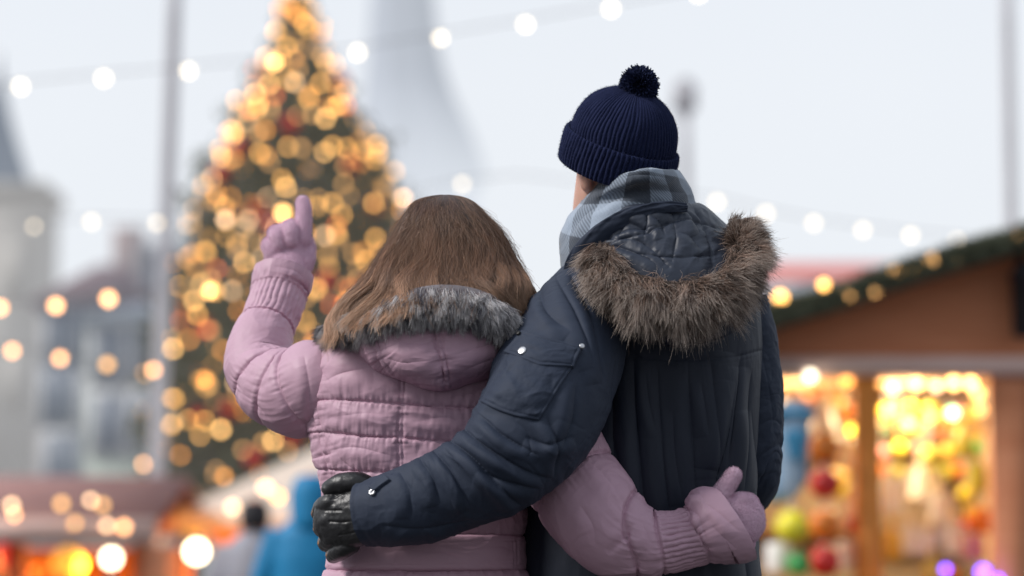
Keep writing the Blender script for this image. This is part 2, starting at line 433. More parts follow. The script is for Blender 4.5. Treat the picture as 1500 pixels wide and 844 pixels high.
def sleeve_shape(pts, ns, na, rings=(), ribs=None, twist=1.2, wr_amp=2.0, seed=0, puff=0.0, elbow=None, flare=()):
    """rings: (x, y, skew_deg, depth_mm, pucker_mm) seams running round the sleeve; elbow: (x, y, spread_px, amp_mm) creases"""
    G, C, q = limb(pts, ns, na)
    cum = np.concatenate([[0], np.cumsum(np.linalg.norm(np.diff(C, axis=0), axis=1))]) * FPX / 4.3   # px along
    S = cum[:, None] * np.ones((1, na)); a = np.linspace(0, 2 * np.pi, na, endpoint=False)[None, :] * np.ones((ns, 1))
    rad = np.linalg.norm(G - C[:, None], axis=2) * FPX / 4.3
    Nn = gnorm(G); D = np.zeros(S.shape); dmin = np.full(S.shape, 1e9)
    ca, sa = np.cos(a), np.sin(a)
    for k, (x, y, skew, dep, pk) in enumerate(rings):
        s0 = cum[nearest_s(q, x, y)]
        wob = 3.0 * vn(ca * 1.5, sa * 1.5, k + 0.3, seed + 3)
        d = (S - s0 - math.tan(math.radians(skew)) * rad * sa - wob)
        ad = np.abs(d)
        D -= dep * np.exp(-(d / 3.6) ** 2)
        u = a * 9
        D += pk * (vn(np.cos(a) * 7, np.sin(a) * 7, d / 40.0, seed + 11 * k) + 0.6 * vn(np.cos(a) * 15, np.sin(a) * 15, d / 30.0, seed + 7 * k)) * np.exp(-ad / 16.0) * sstep(0, 3.0, ad)
        dmin = np.minimum(dmin, ad)
    if puff: D += puff * (1 - np.exp(-dmin / 16.0))
    if ribs:
        x0, y0, x1, y1, n, amp = ribs
        s0, s1 = cum[nearest_s(q, x0, y0)], cum[nearest_s(q, x1, y1)]
        m = sstep(s0 - 2, s0 + 4, S) * (1 - sstep(s1 - 4, s1 + 2, S))
        ph = n * a / 2 + 0.5 * vn(S / 14.0, a * 3, 0, seed + 9)
        D = D * (1 - m) + m * (amp * (np.abs(np.sin(ph)) ** 0.7 * (1 + 0.35 * vn(S / 6.0, a * n / 6.28, 0, seed + 2)) - 1.0))
    if elbow:
        for (x, y, sp, amp) in elbow:
            s0 = cum[nearest_s(q, x, y)]
            w = np.exp(-((S - s0) / sp) ** 2)
            f = fbm(S / 24.0 + 1.1 * vn(ca * 1.3, sa * 1.3, S / 60, seed + 4), ca * 1.25, sa * 1.25, seed + 40, 2)
            gate = sstep(-.05, .5, vn(S / 50.0, ca * 1.2, sa * 1.2, seed + 90))
            rd = ridged(S / 19.0 + 0.9 * vn(ca * 1.3, sa * 1.3, S / 60, seed + 4), ca * .9 + S / 80.0, sa * .9, seed + 40)
            D += amp * w * (.62 * rd - gate * .75 * np.exp(-np.abs(f) * 8.0))
    D += wr_amp * ridged(S / 42.0 + 1.3 * vn(ca * 1.2, sa * 1.2, S / 70.0, seed), ca * 1.1 + S / 90.0, sa * 1.1, seed + 60)
    D += 0.25 * wr_amp * ridged(S / 13.0, ca * 3.2 + S / 37.0, sa * 3.2, seed + 77)
    return G + Nn * (D * 0.001)[..., None], C, q

def head_parts(c, yaw, pitch, roll=0.0, s=1.0):
    cy, sy, cp, sp = math.cos(yaw), math.sin(yaw), math.cos(pitch), math.sin(pitch)
    f = np.array([-sy * cp, cy * cp, sp]); r = np.array([cy, sy, 0.0]); u = np.cross(r, f)
    if roll:
        r, u = r * math.cos(roll) + u * math.sin(roll), u * math.cos(roll) - r * math.sin(roll)
    c = np.asarray(c)
    def W(x, y, z): return c + s * (np.multiply.outer(np.asarray(x, float), r) + np.multiply.outer(np.asarray(y, float), f) + np.multiply.outer(np.asarray(z, float), u))
    prof = cr([(-.12, 0, .026, .088, .03), (-.11, 0, .036, .098, .0), (-.09, 0, .050, .100, -.04), (-.06, 0, .061, .096, -.068), (-.03, 0, .067, .092, -.083), (0, 0, .072, .088, -.092),
               (.03, 0, .075, .094, -.097), (.06, 0, .076, .094, -.097), (.09, 0, .069, .080, -.088), (.112, 0, .052, .052, -.066), (.124, 0, .03, .025, -.04), (.128, 0, .006, .0, -.012)], 40)
    a = np.linspace(0, 2 * np.pi, 48, endpoint=False)
    G = np.zeros((40, 48, 3))
    for i, (z, _, hw, yf, yb) in enumerate(prof):
        G[i] = W(hw * np.sin(a), (yf + yb) / 2 + (yf - yb) / 2 * np.cos(a), np.full(48, z))
    parts = [G]
    def blob(p0, p1, r0, r1, fx=1.0):
        C = np.array([p0 + (p1 - p0) * t for t in np.linspace(0, 1, 14)])
        rr = np.array([r0 + (r1 - r0) * t for t in np.linspace(0, 1, 14)]) * np.sqrt(np.clip(1 - np.linspace(-.98, .98, 14) ** 4, 0.02, 1))
        return tube(C, rr * s, rr * s * fx, 16)
    parts.append(blob(W(0, .088, .03), W(0, .112, -.022), .009, .013))
    parts.append(blob(W(-.018, .092, -.055), W(.018, .092, -.055), .008, .008))
    for k in (-1, 1):
        C = np.array([W(k * (.074 + .008 * math.sin(t * 3.1)), -.012 - .012 * t, -.030 + .062 * t) for t in np.linspace(0, 1, 14)])
        rr = .013 * np.sqrt(np.clip(1 - np.linspace(-.97, .97, 14) ** 2, .02, 1)) + .003
        T_, N2, B2 = frames(C)
        g = C[:, None] + (np.cos(a[::3])[None, :, None] * rr[:, None, None] * 0.5) * r * 1.0 + (np.sin(a[::3])[None, :, None] * rr[:, None, None] * 1.25) * f
        parts.append(g)
    return parts, (r, f, u), W

# =================================================================== the man
MANX, MANY = float(P(960, 600, 4.42)[0]), 4.42
man = empty('person', (MANX, MANY, 0))
tagit(man, 'tall person in dark navy parka, bobble hat and checked scarf, one arm round the companion', 'person')

mh, mframe, mW = head_parts(P(905, 262, 4.40), math.radians(32), math.radians(14))
# body under the clothes: one continuous surface
def zpt(px, z, Y):  # px column at height z
    x = P(px, 422, Y)[0]; return np.array([x, Y, z])
def rawtube(pts, na=24, n=30):
    q = cr(np.array(pts, float), n); return tube(q[:, :3], q[:, 3], q[:, 3] * 1.0, na)
def body_mesh(head, neck, torso_rows, arms, legs, fingers, voxel, name):
    parts = list(head) + [neck, torso_rows] + arms + legs + fingers
    me = remesh(parts, voxel, 3, name); me.materials.append(M['skin']); return me

L_sl = [(868, 425, 4.37, 56), (846, 478, 4.29, 76), (816, 548, 4.19, 90), (782, 622, 4.13, 88), (728, 682, 4.12, 73), (668, 714, 4.135, 63), (604, 738, 4.15, 56), (556, 750, 4.17, 50), (533, 754, 4.18, 47)]
R_sl = [(1080, 440, 4.44, 44), (1092, 500, 4.45, 46), (1100, 570, 4.46, 46), (1101, 640, 4.47, 44), (1098, 690, 4.50, 44), (1092, 712, 4.58, 42), (1080, 720, 4.68, 40)]
m_neck = rawtube([(*P(935, 420, 4.40), .065), (*P(925, 370, 4.40), .062), (*P(915, 310, 4.40), .060), (*P(908, 275, 4.40), .058)])
m_torso = rows([(370, 880, 1030, 4.42, .05), (400, 830, 1085, 4.42, .10), (450, 815, 1100, 4.42, .12), (600, 850, 1090, 4.42, .12), (760, 865, 1085, 4.42, .11), (900, 860, 1090, 4.42, .12), (980, 880, 1070, 4.42, .11)], 40, 40)
def thin(pts, k): return [(p[0], p[1], p[2], p[3] * k) for p in pts]
def legs(xc, Y, hw, z0):
    out = []
    for s in (-1, 1):
        out.append(rawtube([(xc + s * hw, Y, z0, .085), (xc + s * hw, Y + .01, z0 - .25, .075), (xc + s * hw, Y + .02, .48, .055), (xc + s * hw, Y, .25, .05), (xc + s * hw, Y - .01, .09, .036)]))
        out.append(rawtube([(xc + s * hw, Y - .05, .055, .035), (xc + s * hw, Y + .05, .05, .042), (xc + s * hw * 1.1, Y + .15, .04, .035), (xc + s * hw * 1.15, Y + .19, .035, .02)]))
    return out
m_hand = [[(580, 750, 4.175, 38, .8), (545, 752, 4.18, 40, .7), (515, 758, 4.19, 44, .5), (497, 762, 4.20, 42, .5)],
          [(500, 735, 4.20, 15), (483, 738, 4.20, 15), (473, 744, 4.225, 14), (468, 752, 4.265, 12)],
          [(502, 757, 4.20, 15), (484, 762, 4.20, 16), (474, 768, 4.225, 14.5), (471, 775, 4.27, 12)],
          [(506, 780, 4.20, 15), (490, 786, 4.205, 15), (481, 791, 4.23, 14), (477, 796, 4.27, 12)],
          [(514, 798, 4.20, 14), (501, 805, 4.205, 14), (493, 810, 4.23, 13), (488, 814, 4.265, 11)],
          [(548, 720, 4.19, 16), (525, 709, 4.185, 17), (500, 709, 4.19, 15.5), (484, 716, 4.20, 13)]]
m_rhand = [[(1082, 718, 4.66, 22), (1075, 722, 4.72, 30, .5), (1065, 726, 4.78, 28, .5)]] + \
          [[(1060 + 0, 708 + 13 * i, 4.78, 8), (1045, 711 + 13 * i, 4.82, 8), (1030, 715 + 12 * i, 4.81, 7)] for i in range(4)] + \
          [[(1078, 705, 4.72, 9), (1066, 692, 4.76, 9), (1055, 690, 4.79, 8)]]
body = body_mesh(mh, m_neck, m_torso, [capsule(thin(L_sl[:-1], .5)), capsule(thin(R_sl[:-1], .6))], legs(MANX, MANY, .1, .92),
                 [capsule([(a[0], a[1], a[2] + .004, a[3] * .55, *(a[4:] or (1,))) for a in (h[:3] if len(h) == 4 else h)]) for h in m_hand + m_rhand], .006, 'man body')
bo = child('body', body, man)

# coat back and front
ct = rows([(352, 925, 985, 4.42, .03), (362, 880, 1035, 4.42, .075), (380, 842, 1072, 4.42, .11), (405, 822, 1096, 4.42, .14), (440, 818, 1108, 4.42, .155), (500, 822, 1114, 4.42, .165), (600, 834, 1110, 4.42, .165),
           (700, 785, 1106, 4.42, .165), (770, 762, 1108, 4.43, .17), (844, 762, 1114, 4.43, .175), (950, 760, 1120, 4.43, .18), (1040, 760, 1124, 4.43, .185)], 420, 620)
ct_folds = []
for x0, y0, x1, y1, a, w in [(928, 525, 948, 800, 6, 12), (962, 528, 985, 790, 5, 10), (900, 560, 905, 760, 5, 14), (1006, 528, 1022, 760, 5.5, 12), (1040, 526, 1052, 700, 5, 10),
                             (1085, 520, 1062, 690, 6.5, 13), (1100, 540, 1088, 720, 6, 12), (985, 600, 1000, 740, 3.5, 7), (945, 540, 962, 640, 3, 7), (1072, 560, 1040, 740, 4.5, 9), (1025, 560, 1034, 640, 3, 6),
                             (880, 430, 925, 520, 4, 9), (900, 640, 925, 820, 5, 12), (1100, 600, 1112, 720, 5, 10), (1085, 780, 1100, 900, 5, 12)]:
    ct_folds.append(([(x0, y0), ((x0 + x1) / 2 + random.uniform(-4, 4), (y0 + y1) / 2), (x1, y1)], w * .55, w * random.uniform(1.2, 1.9), a * random.uniform(1.3, 2.3)))
ct = sculpt(ct, seams=[([(880, 512), (940, 524), (1010, 527), (1070, 524), (1120, 512)], 2.6, 2.2, .8, 10), ([(880, 519), (940, 531), (1010, 534), (1070, 531), (1120, 519)], 1.3, .7, .2, 8),
                       ([(835, 380), (868, 402), (892, 440), (905, 500), (912, 560)], 2.6, 1.8, .9, 10), ([(845, 374), (878, 396), (902, 436), (915, 495)], 1.3, .7, .3, 8)],
            folds=ct_folds, seed=4)
ct = cloth_noise(ct, 2.2, 9, 9, 2.2, 5); ct = cloth_noise(ct, 1.0, 26, 26, 9, 8)
coat = child('parka', grid_mesh('parka', ct, M['navy_shaded']), man)

# sleeves
G, C, q = sleeve_shape(L_sl, 520, 420, wr_amp=2.2, seed=3, elbow=[(745, 665, 55, 4.6), (655, 712, 60, 2.2)], rings=[(541, 753, 6, 1.2, .3)])
G = sculpt(G, seams=[([(905, 520), (893, 585), (868, 640), (832, 685), (800, 716)], 1.8, 1.4, .8, 9), ([(898, 520), (886, 583), (861, 636), (826, 680)], 1.2, .6, .3, 9)],
           folds=[([(835, 400), (868, 470), (886, 560)], 5.0, 14.4, 13.65), ([(812, 402), (845, 470), (868, 540)], 4.3, 12.6, 10.24),
                  ([(790, 420), (800, 455), (835, 490)], 5.0, 10.8, 9.10), ([(650, 640), (690, 668), (745, 725), (765, 742)], 4.3, 10.8, 15.93), ([(672, 622), (712, 655), (770, 690), (800, 700)], 4.3, 10.8, 14.79),
                  ([(700, 605), (740, 640), (790, 668)], 4.3, 10.8, 12.51), ([(630, 655), (660, 690), (690, 745)], 4.3, 11.7, 11.38), ([(612, 668), (634, 700), (645, 740)], 3.6, 9.9, 8.19), ([(585, 690), (600, 720), (602, 760)], 4.3, 10.8, 5.46),
                  ([(770, 640), (800, 650), (840, 640)], 4.3, 10.8, 9.10), ([(800, 610), (815, 650), (812, 700)], 4.3, 10.8, 10.24), ([(845, 560), (838, 620), (815, 670)], 5.0, 12.6, 9.10), ([(700, 690), (740, 705), (790, 715)], 4.3, 10.8, 10.24),
                  ([(560, 770), (620, 775), (700, 760)], 5.0, 13.5, 6.83), ([(735, 520), (712, 560), (700, 600)], 5.8, 9.0, 6.83)], seed=12)
lsl_mesh = grid_mesh('sleeve', G, M['navy'], cap0=False, cap1=False)
lsl = child('sleeve', lsl_mesh, man); lsl['label'] = 'sleeve with a flapped snap pocket, reaching round the companion'
def bvh_of(G, closed=True):
    return BVHTree.FromPolygons(G.reshape(-1, 3).tolist(), grid_faces(G.shape[0], G.shape[1], closed).tolist())
def cast(bvh, px, py, off=0.0):
    d = P(px, py, 4.3) - np.array([0, 0, CAMZ]); d = Vector(d / np.linalg.norm(d))
    h, n, i, dist = bvh.ray_cast(Vector((0, 0, CAMZ)), d)
    if h is None: return None
    if n.dot(d) > 0: n = -n
    return np.array(h) + np.array(n) * off, np.array(n)
def patch(bvh, TL, TR, BR, BL, thick, nx=60, ny=60, mat=None, bow=0.0, edge=0.06, bulge=0.0, name='patch', seed=0, stitch=True, wr=1.0, dip=0.0):
    """sewn-on piece following the surface beneath it"""
    u = np.linspace(0, 1, nx); v = np.linspace(0, 1, ny)
    G = np.zeros((ny, nx, 3)); last = None
    TL, TR, BR, BL = map(np.array, (TL, TR, BR, BL))
    Nrm = np.zeros_like(G)
    for i, vv in enumerate(v):
        for j, uu in enumerate(u):
            p = (TL * (1 - uu) + TR * uu) * (1 - vv) + (BL * (1 - uu) + BR * uu) * vv
            py = p[1] + (bow * vv * 4 * uu * (1 - uu)) + dip * vv * (1 - abs(2 * uu - 1))
            r = cast(bvh, p[0], py, 0)
            if r is None: r = last
            last = r; G[i, j] = r[0]; Nrm[i, j] = r[1]
    for _ in range(6):   # smooth the normals and the base
        Nrm[1:-1, 1:-1] = (Nrm[1:-1, 1:-1] * 2 + Nrm[:-2, 1:-1] + Nrm[2:, 1:-1] + Nrm[1:-1, :-2] + Nrm[1:-1, 2:]) / 6
        G[1:-1, 1:-1] = (G[1:-1, 1:-1] * 2 + G[:-2, 1:-1] + G[2:, 1:-1] + G[1:-1, :-2] + G[1:-1, 2:]) / 6
    Nrm /= np.linalg.norm(Nrm, axis=2, keepdims=True)
    U, Vv = np.meshgrid(u, v); e = np.minimum(np.minimum(U, 1 - U) * nx, np.minimum(Vv, 1 - Vv) * ny) / max(nx, ny)
    h = thick * sstep(-0.001, edge * .35, e) - 0.001 * (e < 1e-6)
    if bulge: h = h + bulge * (sstep(0, .35, e))
    if stitch: h = h - 0.0011 * np.exp(-((e - edge) / .014) ** 2)
    h = h + wr * 0.0013 * ridged(U * 2.6 + .8 * vn(U * 3, Vv * 3, 0, seed + 9), Vv * 2.6, 0, seed) * sstep(0, .12, e) + wr * 0.0006 * fbm(U * 9, Vv * 9, 0, seed + 3) * sstep(0, .1, e)
    return grid_mesh(name, G + Nrm * h[..., None], mat, closed=False)
bv = bvh_of(G)
child('pocket', patch(bv, (745, 512), (842, 534), (790, 617), (704, 590), .004, 90, 90, M['navy'], bow=5, bulge=.006, name='pocket', seed=5, wr=2.2), lsl)
child('pocket_flap', patch(bv, (766, 487), (854, 511), (840, 541), (739, 519), .0085, 90, 50, M['navy'], dip=10, bulge=.002, name='pocket_flap', seed=9, edge=.07), lsl)
child('cuff_tab', patch(bv, (541, 716), (566, 697), (574, 704), (548, 722), .006, 30, 20, M['navy'], name='cuff_tab', stitch=False, wr=.2), lsl)
def disc(bvh, px, py, r, off, mat, name, parent, ringhole=False):
    hit = cast(bvh, px, py, off)
    if hit is None: return
    c, n = hit; n = n / np.linalg.norm(n); t = np.cross(n, [0, 0, 1.0]); t /= np.linalg.norm(t); b = np.cross(n, t)
    prof = [(0.0, 1.0), (.85, 1.0), (1.0, .7), (1.05, 0.0), (1.05, -1.0)] if not ringhole else [(0, -.6), (.35, -.6), (.45, .6), (.8, 1.0), (1.0, .5), (1.05, -1)]
    a = np.linspace(0, 2 * np.pi, 28, endpoint=False)
    R = MM(r)
    Gd = np.array([[c + n * (h * .0016) + (t * math.cos(x) + b * math.sin(x)) * max(k, .001) * R for x in a] for k, h in prof])
    child(name, grid_mesh(name, Gd, mat, cap1=False), parent)
disc(bv, 768.5, 519, 6, .011, M['metal'], 'snap_button', lsl)
disc(bv, 850, 512, 3.6, .011, M['metal'], 'snap_button', lsl)
disc(bv, 764, 494, 3.4, .011, M['darkmetal'], 'snap_button', lsl)
disc(bv, 546, 722, 4.6, .003, M['metal'], 'snap_button', lsl, True)

G, C, q = sleeve_shape(R_sl, 360, 320, wr_amp=2.6, seed=23, elbow=[(1100, 680, 60, 5.0), (1098, 560, 60, 1.5)])
G = sculpt(G, folds=[([(1140, 610), (1110, 625), (1080, 660)], 5, 11, 4), ([(1143, 650), (1115, 668), (1085, 700)], 5, 11, 5), ([(1140, 690), (1115, 700), (1090, 720)], 5, 10, 4), ([(1105, 480), (1125, 560), (1135, 640)], 6, 14, 3)], seed=2)
child('sleeve', grid_mesh('sleeve', G, M['navy'], cap0=False, cap1=False), man)
# the dark lining seen inside the cuffs is the glove; gloves
gl = remesh([capsule(h, 30, 24) for h in m_hand], .0016, 5, 'glove')
def stitch_line(poly): return (poly, 1.6, 1.6, .9, 5)
gl = sculpt_me(gl, seams=[stitch_line([(530, 717), (505, 722), (486, 731)]), stitch_line([(483, 764), (505, 765), (535, 759)]), stitch_line([(497, 784), (515, 781), (540, 772)]), stitch_line([(478, 748), (500, 748)])],
               folds=[([(522, 735), (530, 760), (540, 785)], 2.5, 4, 1.6), ([(512, 735), (520, 770), (530, 800)], 2.5, 4, 1.2), ([(490, 740), (488, 755)], 2, 4, .8)],
               noise=lambda V: .9 * ridged(V[:, 0] * 55, V[:, 1] * 55, V[:, 2] * 55, 5) + .35 * fbm(V[:, 0] * 180, V[:, 1] * 180, V[:, 2] * 180, 6))
gl.materials.append(M['leather']); child('glove', gl, man)
gl = remesh([capsule(h, 20, 18) for h in m_rhand], .003, 2, 'glove'); gl.materials.append(M['leather']); child('glove', gl, man)
# trousers and boots
def trousers(legsparts, hips, name):
    me = remesh(legsparts + [hips], .008, 3, name); me.materials.append(M['denim']); return me
def fatlegs(xc, Y, hw, z0, k=1.15):
    return [rawtube([(xc + s * hw, Y, z0, .085 * k), (xc + s * hw, Y + .01, z0 - .25, .08 * k), (xc + s * hw, Y + .02, .48, .065 * k), (xc + s * hw, Y, .25, .06 * k), (xc + s * hw, Y - .01, .08, .062 * k)]) for s in (-1, 1)]
child('trousers', trousers(fatlegs(MANX, MANY, .1, .92, 1.2), rawtube([(MANX - .06, MANY, .92, .11), (MANX, MANY, .93, .12), (MANX + .06, MANY, .92, .11)]), 'trousers'), man)
def boot(xc, Y, s=1.0):
    me = remesh([rawtube([(xc, Y - .05, .055, .047), (xc, Y + .05, .052, .052), (xc, Y + .14, .046, .046), (xc, Y + .2, .036, .034)]), rawtube([(xc, Y - .01, .05, .055), (xc, Y - .01, .22, .062)])], .006, 3, 'boot')
    V, _ = me_np(me); V[:, 2] = np.maximum(V[:, 2], 0.0); me.vertices.foreach_set('co', V.astype(np.float32).ravel())
    me.materials.append(M['boot']); return me
for s in (-1, 1): child('boot', boot(MANX + s * .105, MANY), man)

# ---------------------------------------------------------------- hat in the head's frame
def axes(yaw, pitch, roll=0):
    f = np.array([-math.sin(yaw) * math.cos(pitch), math.cos(yaw) * math.cos(pitch), math.sin(pitch)]); r = np.array([math.cos(yaw), math.sin(yaw), 0.0]); u = np.cross(r, f)
    if roll: r, u = r * math.cos(roll) + u * math.sin(roll), u * math.cos(roll) - r * math.sin(roll)
    return r, f, u
hr, hf, hu = axes(math.radians(33), math.radians(28))
hc = P(900, 249, 4.385)
NR = 74
def hat_grid(prof, ns, na, nr, amp, dart=True, sx=.985, sy=1.06):
    p = cr([(h, 0, r) for h, r in prof], ns); p = p[:, [0, 2]]
    a = np.linspace(0, 2 * np.pi, na, endpoint=False)
    G = np.zeros((ns, na, 3)); t = np.linspace(0, 1, ns)
    for i, (h, r) in enumerate(p):
        rr = max(r, .0005)
        rib = (np.abs(np.sin(nr * a / 2 + .25 * math.sin(h * 90) + .7 * vn(np.cos(a) * 5, np.sin(a) * 5, h * 28, 21) + .35 * vn(np.cos(a) * 17, np.sin(a) * 17, h * 70, 22))) ** .8 - .6) * (amp * (1 + .25 * vn(np.cos(a) * 9, np.sin(a) * 9, h * 60, 23))) * min(1, r / .03)
        d = 0
        if dart and h > .085:
            for k in range(4):
                da = np.abs((a - (k * math.pi / 2 + 2.62) + math.pi) % (2 * math.pi) - math.pi) * r
                d = d - .0022 * np.exp(-(da / .003) ** 2) * sstep(.085, .11, h)
        lump = .0022 * fbm(np.cos(a) * 2, np.sin(a) * 2, h * 18, 3)
        R = rr + rib + d + lump
        G[i] = hc + (np.cos(a) * R * sx)[:, None] * hr + (np.sin(a) * R * sy)[:, None] * hf + h * hu
    return G
dome = hat_grid([(.030, .0945), (.05, .0965), (.075, .0965), (.10, .0905), (.122, .078), (.139, .059), (.150, .037), (.155, .016), (.156, .002)], 240, 1110, NR, .0032)
hat = child('bobble_hat', grid_mesh('bobble_hat', dome, M['knit'], cap0=False), man)
brim = hat_grid([(.048, .092), (.056, .099), (.058, .1035), (.050, .1065), (.03, .1075), (.008, .1065), (-.004, .1045), (-.006, .100), (.002, .096)], 110, 1110, NR, .0040, dart=False)
child('hat_brim', grid_mesh('hat_brim', brim, M['knit'], cap0=False, cap1=False), hat)
for Gk, cnt in ((dome, 9000), (brim, 7000)):
    Nk = gnorm(Gk).reshape(-1, 3); Vk = Gk.reshape(-1, 3); k_ = rng.choice(len(Vk), cnt)
    dk_ = Nk[k_] * .7 + rng.normal(size=(cnt, 3)) * .6; dk_ /= np.linalg.norm(dk_, axis=1, keepdims=True)
    t3 = np.linspace(0, 1, 4)[None, :, None]; pf = Vk[k_][:, None] + dk_[:, None] * (rng.uniform(.001, .0042, (cnt, 1, 1)) * t3) + rng.normal(size=(cnt, 1, 3)) * .0010 * t3 ** 2
    fc = np.repeat((np.array([.035, .045, .11]) * rng.uniform(.6, 1.6, (cnt, 1)))[:, None], 4, 1)
    child('wool_fuzz', strand_mesh('wool_fuzz', pf, np.array([[.0004, .00035, .0003, .0001]]), fc, M['yarn']), hat)
pc = hc + hu * .164 + hr * .001
n = 5200
d = rng.normal(size=(n, 3)); d /= np.linalg.norm(d, axis=1, keepdims=True)
ln = .0335 * rng.uniform(.86, 1.07, n)
K = 5; t = np.linspace(0.15, 1, K)[None, :, None]
pth = pc + d[:, None] * ln[:, None, None] * t + rng.normal(size=(n, 1, 3)) * .0022 * t ** 2
cc = np.array([.026, .034, .085]) * rng.uniform(.6, 1.5, (n, 1)); cols = np.repeat(cc[:, None], K, 1) * np.linspace(.35, 1.15, K)[None, :, None]
pom = strand_mesh('pompom', pth, np.linspace(.0014, .0022, K)[None], cols, M['yarn']); child('pompom', pom, hat)

# ---------------------------------------------------------------- ring wraps (scarf, hood)
def wrap(rws, ns, na, Yc):
    """rws: (Lpx,Lpy, Bpx,Bpy, Rpx,Rpy, hd[, Yc])"""
    q = cr([(r[3], i * 20.0, *r[:7], (r[7] if len(r) > 7 else Yc)) for i, r in enumerate(rws)], ns)
    a = np.linspace(-np.pi, np.pi, na, endpoint=False); sn, cs = np.sin(a), np.cos(a)
    G = np.zeros((ns, na, 3))
    for i, row in enumerate(q):
        _, _, lx, ly, bx, by, rx, ry, hd, Y = row
        mid = bx; x = np.where(sn < 0, mid + (mid - lx) * sn, mid + (rx - mid) * sn)
        wl = np.clip(-sn, 0, 1) ** 1.5; wrr = np.clip(sn, 0, 1) ** 1.5
        y = by * (1 - wl - wrr) + ly * wl + ry * wrr
        y = np.where(cs < 0, (1 - wl - wrr) * (ly + ry) / 2 + ly * wl + ry * wrr, y)
        for j in range(na): G[i, j] = P(x[j], y[j], Y - hd * cs[j])
    return G
sc_ = wrap([(822, 440, 915, 445, 1040, 430, .09), (822, 396, 915, 405, 1040, 400, .115), (820, 350, 925, 352, 1034, 335, .115), (830, 322, 935, 312, 1018, 297, .105), (846, 303, 942, 284, 1014, 283, .103), (860, 287, 945, 268, 1006, 266, .125),
            (872, 272, 948, 252, 998, 254, .132), (884, 266, 948, 247, 992, 250, .128), (896, 272, 946, 254, 982, 258, .11), (900, 296, 942, 275, 974, 276, .072)], 240, 520, 4.385)
sc_ = sculpt(sc_, folds=[([(850, 330), (880, 296), (930, 276), (975, 268), (1005, 270)], 7, 10, -5), ([(862, 318), (905, 290), (960, 280), (1010, 284)], 7, 9, 5), ([(832, 350), (850, 320), (875, 300)], 5, 9, 4.5),
                         ([(905, 262), (940, 256), (985, 262)], 4, 8, 3), ([(820, 370), (835, 335), (860, 305)], 4, 8, -4), ([(915, 285), (935, 282), (955, 288)], 4, 7, -3)], seed=1)
sc_ = cloth_noise(sc_, 1.8, 18, 18, 26, 3)
u_ = np.linspace(0, 1, 240)[:, None] * np.ones((1, 520)); v_ = np.linspace(0, 1, 520)[None, :] * np.ones((240, 1))
uv = np.stack([v_, u_], -1)
def mat_plaid():
    m, nt, b = newmat('checked scarf wool'); L = nt.links
    tc = N_(nt, 'ShaderNodeUVMap'); sp = N_(nt, 'ShaderNodeSeparateXYZ'); L.new(tc.outputs[0], sp.inputs[0])
    def math_(op, a, b_=None, c=None):
        n = N_(nt, 'ShaderNodeMath', operation=op)
        for i, x in enumerate((a, b_, c)):
            if x is None: continue
            if isinstance(x, (int, float)): n.inputs[i].default_value = x
            else: L.new(x, n.inputs[i])
        return n.outputs[0]
    ux = math_('MULTIPLY_ADD', sp.outputs[1], 1.1, math_('MULTIPLY', sp.outputs[0], 14.0))
    uy = math_('MULTIPLY_ADD', sp.outputs[0], 1.5, math_('MULTIPLY', sp.outputs[1], 4.2))
    def band(x): return math_('SMOOTH_MIN', 1.0, math_('SMOOTH_MAX', 0.0, math_('MULTIPLY_ADD', math_('SINE', math_('MULTIPLY', x, 3.14159)), 9.0, 0.5), .1), .1)
    a, c = band(ux), band(uy)
    s = math_('MULTIPLY', math_('ADD', a, c), 0.5)
    tw = math_('SINE', math_('MULTIPLY', math_('ADD', math_('MULTIPLY', sp.outputs[0], 620.0), math_('MULTIPLY', sp.outputs[1], 260.0)), 1.0))
    mid = math_('MULTIPLY', math_('MULTIPLY', s, math_('SUBTRACT', 1.0, s)), 4.0)
    val = math_('MULTIPLY_ADD', math_('MULTIPLY', mid, tw), 0.22, s)
    rp = N_(nt, 'ShaderNodeValToRGB'); L.new(val, rp.inputs[0]); e = rp.color_ramp.elements
    e[0].position = 0.0; e[0].color = (.05, .062, .085, 1); e[1].position = 1.0; e[1].color = (.32, .38, .47, 1)
    L.new(rp.outputs[0], b.inputs['Base Color']); b.inputs['Roughness'].default_value = .9; b.inputs['Sheen Weight'].default_value = .3
    n = N_(nt, 'ShaderNodeTexNoise'); n.inputs['Scale'].default_value = 400; tc2 = N_(nt, 'ShaderNodeTexCoord'); L.new(tc2.outputs['Object'], n.inputs['Vector'])
    bp = N_(nt, 'ShaderNodeBump'); bp.inputs['Strength'].default_value = .6; bp.inputs['Distance'].default_value = .001
    L.new(math_('ADD', n.outputs[0], math_('MULTIPLY', tw, .4)), bp.inputs['Height']); L.new(bp.outputs[0], b.inputs['Normal'])
    return m
child('scarf', grid_mesh('scarf', sc_, mat_plaid(), cap0=False, cap1=False, uv=uv), man)

